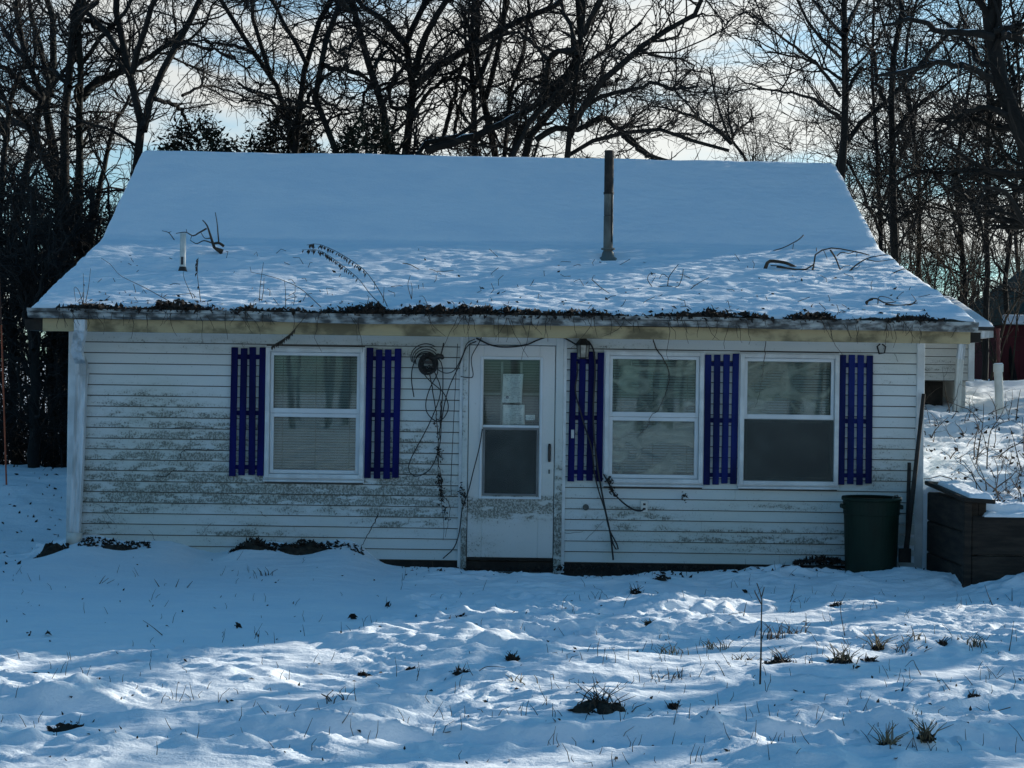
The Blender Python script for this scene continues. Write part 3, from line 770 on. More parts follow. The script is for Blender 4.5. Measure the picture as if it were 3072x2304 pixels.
bb(ax1-.005, ax1+.075, AY-.03, AY+.06, az0-.0, az1).build('corner_post', M['trim'], an, bevel=.005)
ez = FZ(2950, 1002, AD-.3)[1]; ex = FZ(2978, 1002, AD-.3)[0]
bb(ax0, ex, AY-.34, AY+.12, ez-.045, ez+.045).build('eave_box', M['metalw'], an, bevel=.006)
p = MB()
ry0, ry1 = AY-.38, AY+1.55
ezt = ez+.05; rzt = FZ(2880, 892, AD+1.5)[1]
xr0 = FZ(2975, 992, AD-.35)[0]; xr1 = FZ(2906, 892, AD+1.5)[0]
p.hexa(lp(AO, [(ax0, ry0, ezt), (ex-.01, ry0, ezt), (ex-.01, ry1, rzt-.09), (ax0, ry1, rzt-.09), (ax0, ry0+.02, ezt+.05), (ex-.01, ry0+.02, ezt+.05), (ex-.01, ry1, rzt-.04), (ax0, ry1, rzt-.04)]))
p.hexa(lp(AO, [(ax0, ry1, rzt-.09), (ex-.01, ry1, rzt-.09), (ex-.01, ry1+1.9, ezt), (ax0, ry1+1.9, ezt), (ax0, ry1, rzt-.04), (ex-.01, ry1, rzt-.04), (ex-.01, ry1+1.9, ezt+.05), (ax0, ry1+1.9, ezt+.05)]))
aroof = p.build('roof', M['shingle'], an)
U, V_ = np.meshgrid(np.linspace(0, 1, 90), np.linspace(0, 1, 70))
yy = ry0+V_*(2*(ry1-ry0)); zz = ezt+.05+(rzt-ezt-.05)*(1-np.abs(V_*2-1))
xx = ax0+U*(ex+.0-ax0)
e_ = np.minimum(np.minimum(1-U, 1)*(ex-ax0), np.minimum(V_, 1-V_)*2*(ry1-ry0)); rn = np.sqrt(np.clip(1-(1-np.clip(e_/.12, 0, 1))**2, 0, 1))
zz = zz-.03*np.exp(-((V_-.5)/.03)**2)+.065*rn-.012+.01*fbm(xx*3, yy*3, 2, 3)*rn
ii = np.arange(U.size).reshape(U.shape)
me = mesh_np('snow_cover', np.stack([xx-AO[0], yy-AO[1], zz-AO[2]], -1).reshape(-1, 3), np.stack([ii[:-1, :-1], ii[:-1, 1:], ii[1:, 1:], ii[1:, :-1]], -1).reshape(-1, 4)); smooth(me)
link('snow_cover', me, M['roofsnow'], aroof)
a = P(2886, 1030, AD-.2); b_ = P(2880, 1075, AD-.2); c_ = P(2868, 1224, AD-.25); c_[2] = gz(c_[0], c_[1])-.05
rtube(MB(), [tuple(q-np.array(AO)) for q in (b_, (b_+c_)/2, c_)], .085, .07).build('downspout', M['pvc'], an, bevel=.004)
rtube(MB(), [tuple(q-np.array(AO)) for q in (P(2893, 1008, AD-.25), a, b_+np.array((0, 0, -.03)))], .088, .072).build('elbow', M['metalw'], an, bevel=.004)

BD = 27.0
bx0 = FZ(3003, 1060, BD)[0]; bz1 = FZ(3040, 976, BD)[1]; bz0 = FZ(3040, 1150, BD)[1]
BO = (bx0+2.5, CAMY+BD+2, bz0)
barn = thing('barn', 'dark red barn with green snow-patched roof at the right edge', 'barn', BO)
def bbb(x0, x1, y0, y1, z0, z1): return MB().box(x0-BO[0], x1-BO[0], y0-BO[1], y1-BO[1], z0-BO[2], z1-BO[2])
bgz = gz(bx0+1, CAMY+BD)
bbb(bx0, bx0+5, CAMY+BD, CAMY+BD+4, bgz-.3, bz1+.05).build('wall', M['red'], barn)
for q in range(17): bbb(bx0+.02+q*.30, bx0+.317+q*.30, CAMY+BD-.014-.004*(q % 2), CAMY+BD-.002, bz0-.05, bz1+.02).build('board', M['red'], barn)
bbb(bx0-.02, bx0+5, CAMY+BD-.01, CAMY+BD-.001, bgz-.3, bz0-.052).build('sill_beam', M['dark'], barn)
rl = FZ(2996, 976, BD-.2)[0]; tz_ = FZ(3050, 845, BD+1.5)[1]; tx_ = FZ(3054, 850, BD+1.5)[0]
y0_, y1_ = CAMY+BD-.3, CAMY+BD+4.3; ym = (y0_+y1_)/2; tt = bz1+(tz_-bz1)*1.35; th_ = .35*(tx_-rl)
rp_ = [(rl, y0_, bz1), (bx0+5.2, y0_, bz1), (bx0+5.2, y1_, bz1), (rl, y1_, bz1), (tx_+th_, ym-.01, tt), (bx0+5.0, ym-.01, tt), (bx0+5.0, ym+.01, tt), (tx_+th_, ym+.01, tt)]
broof = MB().hexa(lp(BO, rp_)).build('roof', M['green'], barn)
sn = MB(); rr = random.Random(4)
for (px, py, w, h) in ((3066, 930, 18, 12), (3075, 868, 12, 10), (3085, 905, 20, 12)):
    V = []
    for s_ in (0, 1):
        for q in range(9):
            an_ = q/9*2*math.pi; k_ = rr.uniform(.75, 1.1)
            pp = P(px+w*k_*math.cos(an_), py+h*k_*math.sin(an_), BD+.55+(976-py)/131*1.45)
            tt_ = (pp[2]-bz1)/(tt-bz1); pp[1] = y0_+(ym-y0_)*tt_-.02-.05*s_
            V.append(pp-np.array(BO))
    sn.add(V, [tuple(range(9, 18))]+[(q, (q+1) % 9, 9+(q+1) % 9, 9+q) for q in range(9)])
sn.build('snow_patch', M['snow'], broof)
MB().hexa(lp(BO, [(rl+.02, y0_-.03, bz1-.01), (bx0+5.1, y0_-.03, bz1-.01), (bx0+5.1, y0_+.12, bz1+.16), (rl+.06, y0_+.12, bz1+.16), (rl+.02, y0_-.05, bz1+.05), (bx0+5.1, y0_-.05, bz1+.05), (bx0+5.1, y0_+.06, bz1+.18), (rl+.06, y0_+.06, bz1+.18)])).build('eave_snow', M['snow'], broof, bevel=.02)
# red downspout standing in a white drain pipe
DP = 19.8
g0 = P(3002, 1205, DP); g0[2] = gz(g0[0], g0[1])
dp = thing('drain_pipe', 'upright white plastic drain pipe with flared collar beside the red barn', 'drain pipe', tuple(g0))
hh = P(2995, 1092, DP)[2]-g0[2]; lx = P(2995, 1092, DP)[0]-g0[0]
MB().tube([(0, 0, -.15), (lx, 0, hh-.10)], .052, 20).build('pipe', M['pvc'], dp)
MB().tube([(lx*.98, 0, hh-.10), (lx, 0, hh)], .062, 20).build('collar', M['pvc'], dp)
MB().tube([(lx*.98, 0, hh), (lx, 0, hh+.012)], [.055, .05], 20).build('snow_cap', M['snow'], dp)
rp0 = P(2996, 1088, DP); rp1 = P(2994, 975, DP)
rdp = thing('red_downspout', 'thin dark red downspout rising from the white drain pipe', 'downspout', tuple(rp0-np.array((0, 0, .05))))
MB().tube([(0, 0, 0), tuple(rp1-rp0)], .022, 10).build('pipe', M['redpipe'], rdp)
for f in (.35, .7, .95): 
    q = (rp1-rp0)*f; MB().tube([tuple(q), tuple(q+np.array((0, 0, .03)))], .030, 10).build('joint', M['redpipe'], rdp)

# retaining wall
rw = thing('retaining_wall', 'dark old timber retaining wall with snow-topped cap beside the cottage corner', 'retaining wall', (4.0, -1.3, 0))
RO = (4.0, -1.3, 0)
def rb(x0, x1, y0, y1, z0, z1): return MB().box(x0-RO[0], x1-RO[0], y0-RO[1], y1-RO[1], z0-RO[2], z1-RO[2])
wxx = FZ(2893, 1600, 13.7)[0]
fy = -1.32
for (a_, b2) in ((-.25, .20), (.206, .50), (.506, .775)):
    rb(wxx-.0, wxx+.13, fy+.05, -.06, a_, b2).build('timber', M['wood'], rw, bevel=.012)
rb(wxx-.012, wxx+.055, fy-.012, fy+.048, -.25, .775).build('post', M['wood'], rw, bevel=.008)
for (a_, b2, o) in ((-.3, .30, .0), (.308, .648, .006)):
    rb(wxx+.057, wxx+2.2, fy+.0+o, fy+.11, a_, b2).build('timber', M['wood'], rw, bevel=.012)
rb(wxx+2.2, wxx+4.6, fy+.008, fy+.11, -.3, .64).build('timber', M['wood'], rw, bevel=.012)
cap = MB().hexa(lp(RO, [(wxx-.03, fy-.05, .778), (wxx+.25, fy-.05, .762), (wxx+.20, -.07, .83), (wxx-.03, -.07, .845), (wxx-.03, fy-.05, .815), (wxx+.25, fy-.05, .80), (wxx+.20, -.07, .868), (wxx-.03, -.07, .883)])).build('cap_board', M['wood'], rw, bevel=.006)
rb(wxx+.135, wxx+.20, fy+.06, fy+.14, .65, .762).build('block', M['wood'], rw)
def snowstrip(x0, x1, y0, y1, zf, th, o, par, seed):
    U, V_ = np.meshgrid(np.linspace(0, 1, 70), np.linspace(0, 1, 40))
    xx = x0+U*(x1-x0); yy = y0+V_*(y1-y0)
    e_ = np.minimum(np.minimum(U, 1-U)*abs(x1-x0), np.minimum(V_, 1-V_)*abs(y1-y0)); rn = np.sqrt(np.clip(1-(1-np.clip(e_/.05, 0, 1))**2, 0, 1))
    zz = zf(xx, yy)+rn*(th+.5*th*fbm(xx*6, yy*6, 3, seed))-.004
    ii = np.arange(U.size).reshape(U.shape)
    me = mesh_np('snow_cover', np.stack([xx-o[0], yy-o[1], zz-o[2]], -1).reshape(-1, 3), np.stack([ii[:-1, :-1], ii[:-1, 1:], ii[1:, 1:], ii[1:, :-1]], -1).reshape(-1, 4)); smooth(me)
    return link('snow_cover', me, M['snow'], par)
snowstrip(wxx+.02, wxx+.235, fy-.04, -.32, lambda x, y: .808+(y-fy)*.055-.0*x, .045, RO, cap, 3)
snowstrip(wxx+.16, wxx+2.2, fy+.012, fy+.18, lambda x, y: .640+0*x, .05, RO, rw, 5)

# ------------------------------------------------------------------ loose things by the wall
c = P(2612, 1690, 14.55); c[2] = gz(c[0], c[1])-.06
tcn = thing('trash_can', 'dark green plastic trash can standing against the right end of the cottage', 'trash can', tuple(c))
top_ = P(2610, 1490, 14.55)[2]-c[2]; R1 = .272
MB().lathe((0, 0, 0), [(0, .0), (R1*.80, .0), (R1*.82, .02), (R1*.91, top_-.165), (R1*.945, top_-.16), (R1*.965, top_-.03), (R1*.94, top_-.03), (R1*.86, .05), (0, .05)], 40).build('body', M['can'], tcn, sm=False)
MB().lathe((0, 0, 0), [(R1*.93, top_-.032), (R1*1.0, top_-.034), (R1*1.015, top_-.02), (R1*1.0, top_), (R1*.95, top_), (R1*.92, top_-.012)], 40).build('rim', M['can'], tcn, sm=True)
for s_ in (-1, 1): MB().box(s_*R1*.97-.02, s_*R1*.97+.02, -.06, .06, top_-.11, top_-.07).build('handle', M['can'], tcn, bevel=.006)
MB().tube([(R1*.6, -.1, top_-.02), (R1*.68, -.12, top_+.02), (R1*.8, -.1, top_+.025), (R1*.85, -.08, top_-.01)], .006, 6).build('wire', M['galv'], tcn)

a = P(2716, 1655, 14.72); b_ = P(2771, 1182, 14.93); 
pl = thing('leaning_pole', 'long dark wooden handle leaning on the right corner of the cottage', 'pole', tuple(a))
MB().tube([(0, 0, -.05), tuple((b_-a)*.5+np.array((.006, 0, 0))), tuple(b_-a)], [.026, .021, .018], 10).build('shaft', M['pole'], pl)
MB().box(-.06, .05, -.02, .02, -.1, .03).build('foot', M['pole'], pl)
a = P(2721, 1650, 14.80); b_ = P(2728, 1388, 14.93)
pl = thing('short_post', 'short grey wooden stick standing between trash can and corner', 'post', tuple(a))
MB().tube([(0, 0, -.05), tuple(b_-a)], [.022, .018], 8).build('shaft', M['pole'], pl)
a = P(24, 1478, 18.0); zg = gz(a[0], a[1]); a2 = P(-2, 830, 18.0); a3 = P(14, 1300, 18.0)
dd = (a3-a2)/(a3[2]-a2[2]); foot = a3+dd*(zg-.05-a3[2])
stk = thing('marker_stake', 'thin orange driveway marker stake at the left edge of the yard', 'marker stake', tuple(foot))
MB().tube([(0, 0, 0), tuple(P(4, 975, 18.0)-foot)], .010, 8).build('rod', M['orange'], stk)
MB().tube([tuple(P(4, 973, 18.0)-foot), tuple(a2-foot)], .0085, 8).build('tip', plain('rust', (.10, .035, .02), .8), stk)

# lantern
lx, lz = FZ(1749, 1046, 14.93)
ln = thing('wall_lantern', 'old black wall lantern with grey glass above the shutter right of the door', 'lantern', (lx, -.05, lz))
MB().box(-.035, .035, .024, .0285, -.06, .10).build('back_plate', M['lamp'], ln, bevel=.004)
MB().lathe((0, -.03, .035), [(.078, 0), (.070, .012), (.030, .062), (.014, .075), (0, .085)], 6).build('cap', M['lamp'], ln)
MB().lathe((0, -.03, -.085), [(.0, 0), (.046, .0), (.050, .008), (.058, .115), (.054, .119)], 6).build('glass', plain('lamp_glass', (.30, .30, .26), .25, .4, 12), ln)
for q in range(6):
    an_ = q*math.pi/3; MB().tube([(.047*math.cos(an_), -.03+.047*math.sin(an_), -.085), (.061*math.cos(an_), -.03+.061*math.sin(an_), .037)], .0045, 4).build('frame_bar', M['lamp'], ln)
MB().lathe((0, -.03, -.10), [(0, 0), (.03, .004), (.05, .015)], 6).build('base', M['lamp'], ln)

# cables: traced over the wall; k = crop of the door (origin 1150,980, scale .4643)
def K(x, y): return (1150+x*.4643, 980+y*.4643)
def K4(x, y): return (1650+x*.4341, 980+y*.4341)
def cable(name, label, cat, pts, r, D=14.94, mat='rubber', n=40, group=None, k=6, wob=.006):
    rr = random.Random(len(label)+int(pts[0][0]))
    ph = rr.uniform(0, 6)
    w = [P(px, py, D+.012*math.sin(i*2.1+ph)) for i, (px, py) in enumerate(pts)]
    w = spline(w, n); o = w[0]
    if mat == 'vine': w[1:-1] += np.random.RandomState(int(pts[0][0])).normal(size=(n-2, 3))*np.array((.0035, .001, .0035)); r = list(np.linspace(r*1.15, r*.35, n))
    ob = MB().tube([tuple(q-o) for q in w], r, k).build(name, M[mat], None, sm=True)
    ob.location = tuple(o); ob['label'] = label; ob['category'] = cat
    if group: ob['group'] = group
    return ob
# coil
cx, cy = K(290, 240); cc = P(cx, cy, 14.92)
coil = thing('cable_coil', 'coil of black cable hanging on the wall left of the door', 'cable coil', tuple(cc))
rr = random.Random(12)
hub = []
for q in range(16):
    r1 = rr.uniform(.055, .092); ox_, oz_ = rr.uniform(-.012, .012), rr.uniform(-.016, .012); ph = rr.uniform(0, 6)
    MB().tube([(ox_+r1*math.cos(t+ph)*(.95), -.012-.04*rr.random(), oz_+r1*1.05*math.sin(t+ph)) for t in np.linspace(0, 6.1, 26)], .0065, 5).build('winding', M['rubber'], coil, sm=True)
for q in range(4):
    r1 = .10+.014*q
    MB().tube([(-.02+r1*math.cos(t), -.02-.012*q, .025+.012*q+r1*.9*math.sin(t)) for t in np.linspace(.3+.2*q, 3.5, 20)], .005, 5).build('loose_winding', M['rubber'], coil, sm=True)
MB().lathe((0, 0, 0), [(0, 0), (.062, 0), (.062, .03), (0, .03)], 20).build('hub', M['lamp'], coil); 
coil.children[-1].rotation_euler = (math.pi/2, 0, 0)
MB().tube([(.05, -.03, .05), (.10, -.05, .075), (.13, -.04, .07), (.14, -.03, .05)], [.02, .028, .024, .016], 7).build('clamp', M['lamp'], coil)
MB().tube([(.12, -.04, .08), (.14, -.03, .16), (.145, -.02, .20)], .007, 5).build('hanger', M['lamp'], coil)
CAB = [
 ('large loop of black cable hanging below the coil left of the door', [K(330, 290), K(370, 420), K(300, 620), K(180, 850), K(165, 930), K(220, 968), K(310, 910), K(365, 760), K(375, 560), K(385, 380), K(380, 250), K(350, 200)], .0055),
 ('small loop of black cable looped below the coil', [K(250, 290), K(300, 350), K(390, 430), K(420, 520), K(390, 590), K(340, 610), K(285, 560), K(275, 490), K(300, 400), K(350, 300), K(345, 240)], .0055),
 ('free cable end hanging left of the coil', [K(300, 170), K(230, 185), K(190, 260), K(183, 350), K(198, 455)], .006),
 ('black cable running from the door top to the hanging loop', [K(600, 95), K(540, 130), K(490, 250), K(430, 380), K(395, 500), K(375, 620)], .006),
 ('black cable sagging across the top of the door to the lantern', [K(600, 75), K(700, 120), K(800, 132), K(920, 118), K(1000, 85), K(1080, 62), K(1160, 70), K(1250, 118)], .0085),
 ('thin wire curving from the coil up to the door head', [K(340, 270), K(400, 300), K(460, 280), K(510, 190), K(540, 110), K(590, 80)], .005),
 ('wire dropping beside the upper left of the storm door', [K(660, 0), K(620, 100), K(570, 200), K(580, 310), K(560, 330), K(500, 322)], .005),
 ('thin wire hanging down the left jamb of the door', [K(480, 110), K(470, 300), K(450, 700), K(437, 1000), K(440, 1085)], .0035),
 ('dark cable hanging down the left edge of the storm door glass', [K(640, 660), K(620, 780), K(580, 940), K(550, 1060), K(510, 1180), K(490, 1330), K(455, 1430), K(385, 1498)], .006),
 ('black cable running down the shutter right of the door', [K4(185, 240), K4(190, 320), K4(175, 440), K4(205, 570), K4(250, 720), K4(290, 850), K4(305, 1000), K4(335, 1130), K4(380, 1270), K4(410, 1400), K4(465, 1510), K4(468, 1550), K4(440, 1510), K4(420, 1440)], .0075),
 ('thick black cable hanging from the lantern to the ground', [K4(265, 100), K4(300, 160), K4(312, 300), K4(300, 550), K4(305, 750), K4(325, 950), K4(350, 1100), K4(385, 1280), K4(415, 1420), K4(430, 1540), K4(437, 1612)], .0095),
 ('black cord plugged into the outlet below the window', [K4(370, 1020), K4(410, 1090), K4(440, 1150), K4(510, 1220), K4(580, 1265), K4(630, 1272), K4(650, 1258)], .009),
]
for i, (lab, pts, r) in enumerate(CAB): cable('hanging_cable', lab, 'cable', pts, r, 14.93-.006*(i % 4), group='cables on the front wall', n=44)
VIN = [
 ('long dry vine hanging below the cable loop left of the door', [K(300, 310), K(330, 480), K(345, 620), K(355, 800), K(360, 1000), K(375, 1150), K(390, 1260), K(385, 1380)], .005),
 ('second dry vine twisting beside the cable left of the door', [K(375, 480), K(365, 650), K(350, 850), K(375, 960), K(380, 1080), K(430, 1150), K(420, 1250), K(400, 1360)], .005),
 ('dry vine dropping from the gutter across the middle window', [K4(770, 10), K4(720, 60), K4(725, 130), K4(790, 230), K4(825, 340), K4(800, 460), K4(750, 570), K4(690, 630), K4(682, 680), K4(640, 720), K4(605, 770)], .006),
 ('dry vine stem rising from the drift under the left window', [(1135, 1545), (1100, 1610), (1072, 1660)], .005),
 ('thin vine hanging over the right window', [(2298, 985), (2296, 1040), (2288, 1120), (2275, 1190), (2263, 1223)], .004),
 ('dry goldenrod stalk drooping over the left window head', [(905, 965), (875, 1000), (850, 1025), (815, 1040)], .006),
 ('bare vine stem crawling up the left siding', [(505, 1285), (580, 1282), (636, 1284), (640, 1330)], .003),
 ('short bare vine creeping along the left siding', [(470, 1430), (500, 1428), (520, 1412), (570, 1412)], .004),
 ('crooked vine left of the first shutter', [(540, 1375), (555, 1350), (640, 1348), (690, 1325)], .003),
]
for i, (lab, pts, r) in enumerate(VIN): cable('dry_vine', lab, 'vine', pts, r, 14.935, 'vine', group='dry vines on the front wall', k=5)
# leafy remains on the vine by the door and the ones that stuck to the wall
def leafset(name, pts, size, seed, parent=None, mat='deadleaf', **kw):
    rr = np.random.RandomState(seed); n = len(pts)
    p = np.asarray(pts, float); s = size*rr.uniform(.5, 1.3, n)[:, None]
    d = rr.normal(size=(n, 3)); d /= np.linalg.norm(d, axis=1)[:, None]
    e = np.cross(d, rr.normal(size=(n, 3))); e /= np.linalg.norm(e, axis=1)[:, None]
    nrm = np.cross(d, e)
    V = np.stack([p-d*s, p+e*s*.45+nrm*s*.2, p+d*s, p-e*s*.45+nrm*s*.25], 1).reshape(-1, 3)
    F = np.arange(4*n).reshape(n, 4)
    return link(name, mesh_np(name, V, F), M[mat], parent, **kw)
rr = np.random.RandomState(5); q = []
for (a_, b2, n_) in ((K(350, 790), K(370, 860), 40), (K(355, 960), K(385, 1120), 90), (K(340, 560), K(360, 740), 25), (K(380, 1120), K(420, 1260), 40), (K(500, 1030), K(520, 1150), 60),
                     (K4(385, 1040), K4(430, 1065), 45), (K4(415, 1110), K4(440, 1160), 45), (K4(915, 1150), K4(940, 1195), 25)):
    for _ in range(n_):
        t = rr.rand(); px = a_[0]+t*(b2[0]-a_[0])+rr.normal()*5; py = a_[1]+t*(b2[1]-a_[1])+rr.normal()*5
        q.append(P(px, py, 14.93-.03*rr.rand()))
leafset('vine_leaves', q, .018, 7, label='shrivelled dark leaves clinging to the vines beside the door', category='dry leaves', kind='stuff')

# paper notices behind the storm-door glass
def papermat(seal):
    m, t, b = mat_new('printed_paper')
    s = N(t, 'ShaderNodeSeparateXYZ'); tc_ = N(t, 'ShaderNodeTexCoord'); t.links.new(tc_.outputs['Object'], s.inputs[0])
    X, Z = s.outputs['X'], s.outputs['Z']
    ln_ = mr(t, MA(t, 'FRACT', MA(t, 'MULTIPLY', Z, 62)), .35, .55)
    wd = mr(t, noise(t, tc_.outputs['Object'], 55, 2), .42, .55)
    inm = MA(t, 'MULTIPLY', mr(t, MA(t, 'ABSOLUTE', X), .075, .085, 1, 0), mr(t, noise(t, tc_.outputs['Object'], 9, 2), .40, .5))
    f = MA(t, 'MULTIPLY', MA(t, 'MULTIPLY', ln_, wd), MA(t, 'MULTIPLY', inm, .55))
    col = mixc(t, f, (.86, .88, .90), (.25, .28, .33))
    if seal:
        a_ = MA(t, 'ADD', X, .048); c_ = MA(t, 'ADD', Z, .085)
        r_ = MA(t, 'SQRT', MA(t, 'ADD', MA(t, 'MULTIPLY', a_, a_), MA(t, 'MULTIPLY', c_, c_)))
        col = mixc(t, mr(t, r_, .013, .0155, 1, 0), col, (.04, .05, .12))
        col = mixc(t, mr(t, r_, .004, .006, 1, 0), col, (.35, .38, .5))
    t.links.new(col, b.inputs['Base Color']); b.inputs['Roughness'].default_value = .7
    return m
def paper(pts, seal, label, y=.030):
    c4 = [P(px, py, 15+y) for px, py in pts]; o = sum(c4)/4
    U, V_ = np.meshgrid(np.linspace(0, 1, 14), np.linspace(0, 1, 18))
    q = (1-V_)[..., None]*((1-U)[..., None]*c4[0]+U[..., None]*c4[1])+V_[..., None]*((1-U)[..., None]*c4[3]+U[..., None]*c4[2])
    q = q-o; q[..., 1] += .008*np.sin(U*5+V_*3)+.004*np.sin(V_*9)
    ii = np.arange(U.size).reshape(U.shape)
    me = mesh_np('paper_notice', q.reshape(-1, 3), np.stack([ii[:-1, :-1], ii[1:, :-1], ii[1:, 1:], ii[:-1, 1:]], -1).reshape(-1, 4)); smooth(me)
    o_ = link('paper_notice', me, papermat(seal), None, label=label, category='notice'); o_.location = tuple(o)
    md = o_.modifiers.new('thick', 'SOLIDIFY'); md.thickness = .0006
paper([K(775, 305), K(905, 305), K(893, 497), K(764, 490)], True, 'printed paper notice with a round dark seal behind the door glass')
paper([K(772, 505), K(912, 505), K(914, 636), K(770, 636)], False, 'lower printed paper notice without a seal behind the door glass', .034)
paper([K(918, 570), K(980, 570), K(980, 604), K(918, 604)], False, 'small white sticker at the lower right of the upper door glass', .0)
# ------------------------------------------------------------------ branches: batch tubes and growth
def tubes_np(Pn, Rn, k):
    """Pn (N,S,3), Rn (N,S) -> verts, quads"""
    Nn, S, _ = Pn.shape
    T = np.empty_like(Pn); T[:, 1:-1] = Pn[:, 2:]-Pn[:, :-2]; T[:, 0] = Pn[:, 1]-Pn[:, 0]; T[:, -1] = Pn[:, -1]-Pn[:, -2]
    T /= np.linalg.norm(T, axis=2, keepdims=True)+1e-9
    d = Pn[:, -1]-Pn[:, 0]; d /= np.linalg.norm(d, axis=1, keepdims=True)+1e-9
    A = np.where((np.abs(d[:, 1]) < .8)[:, None], np.array([[0., 1, 0]]), np.array([[1., 0, 0]]))[:, None, :]
    n1 = A-T*np.sum(A*T, 2, keepdims=True); n1 /= np.linalg.norm(n1, axis=2, keepdims=True)+1e-9
    n2 = np.cross(T, n1)
    q = np.arange(k)*2*math.pi/k
    V = Pn[:, :, None, :]+(n1[:, :, None, :]*np.cos(q)[None, None, :, None]+n2[:, :, None, :]*np.sin(q)[None, None, :, None])*Rn[:, :, None, None]
    b = np.arange(Nn*S*k).reshape(Nn, S, k)
    F = np.stack([b[:, :-1], np.roll(b, -1, 2)[:, :-1], np.roll(b, -1, 2)[:, 1:], b[:, 1:]], -1).reshape(-1, 4)
    return V.reshape(-1, 3), F
def grow(rg, Pp, Rp, n, t0, t1, l0, l1, ang, rr, rmin, S, wig, trop, rmax=9., tipr=.35, wt=None):
    seg = np.linalg.norm(np.diff(Pp, axis=1), axis=2).sum(1)
    w = seg if wt is None else seg*wt
    idx = rg.choice(len(Pp), n, p=w/w.sum())
    t = t0+(t1-t0)*rg.rand(n); Sp = Pp.shape[1]-1
    f = t*Sp; i = np.minimum(f.astype(int), Sp-1); fr = (f-i)[:, None]
    p0 = Pp[idx, i]*(1-fr)+Pp[idx, i+1]*fr; tan = Pp[idx, i+1]-Pp[idx, i]; tan /= np.linalg.norm(tan, axis=1, keepdims=True)+1e-9
    r = Rp[idx, i]*(1-fr[:, 0])+Rp[idx, i+1]*fr[:, 0]
    pr = np.cross(tan, rg.normal(size=(n, 3))); pr /= np.linalg.norm(pr, axis=1, keepdims=True)+1e-9
    a = ang*(.55+.9*rg.rand(n))[:, None]
    d = tan*np.cos(a)+pr*np.sin(a)
    L = (l0+(l1-l0)*rg.rand(n)**1.4)*(1-.35*t)
    out = np.empty((n, S+1, 3)); out[:, 0] = p0; cur = p0.copy()
    for s in range(S):
        d = d+rg.normal(size=(n, 3))*wig+np.array((0, 0, trop)); d /= np.linalg.norm(d, axis=1, keepdims=True)
        cur = cur+d*(L/S)[:, None]; out[:, s+1] = cur
    r0 = np.clip(r*rr*(.6+.5*rg.rand(n)), rmin, rmax)
    R = r0[:, None]*np.linspace(1, tipr, S+1)[None]
    return out, R
def cat(meshes):
    V = []; F = []; n = 0
    for v, f in meshes: V.append(v); F.append(f+n); n += len(v)
    return np.vstack(V), np.vstack(F)
def A_(x, y): return (x*.46293, y*.46293)
def c2(x, y): return (750+x*.3617, y*.3617)
def c3(x, y): return (1500+x*.3617, y*.3617)
def c4(x, y): return (2272+x*.3617, y*.3617)
TREES = bpy.data.objects
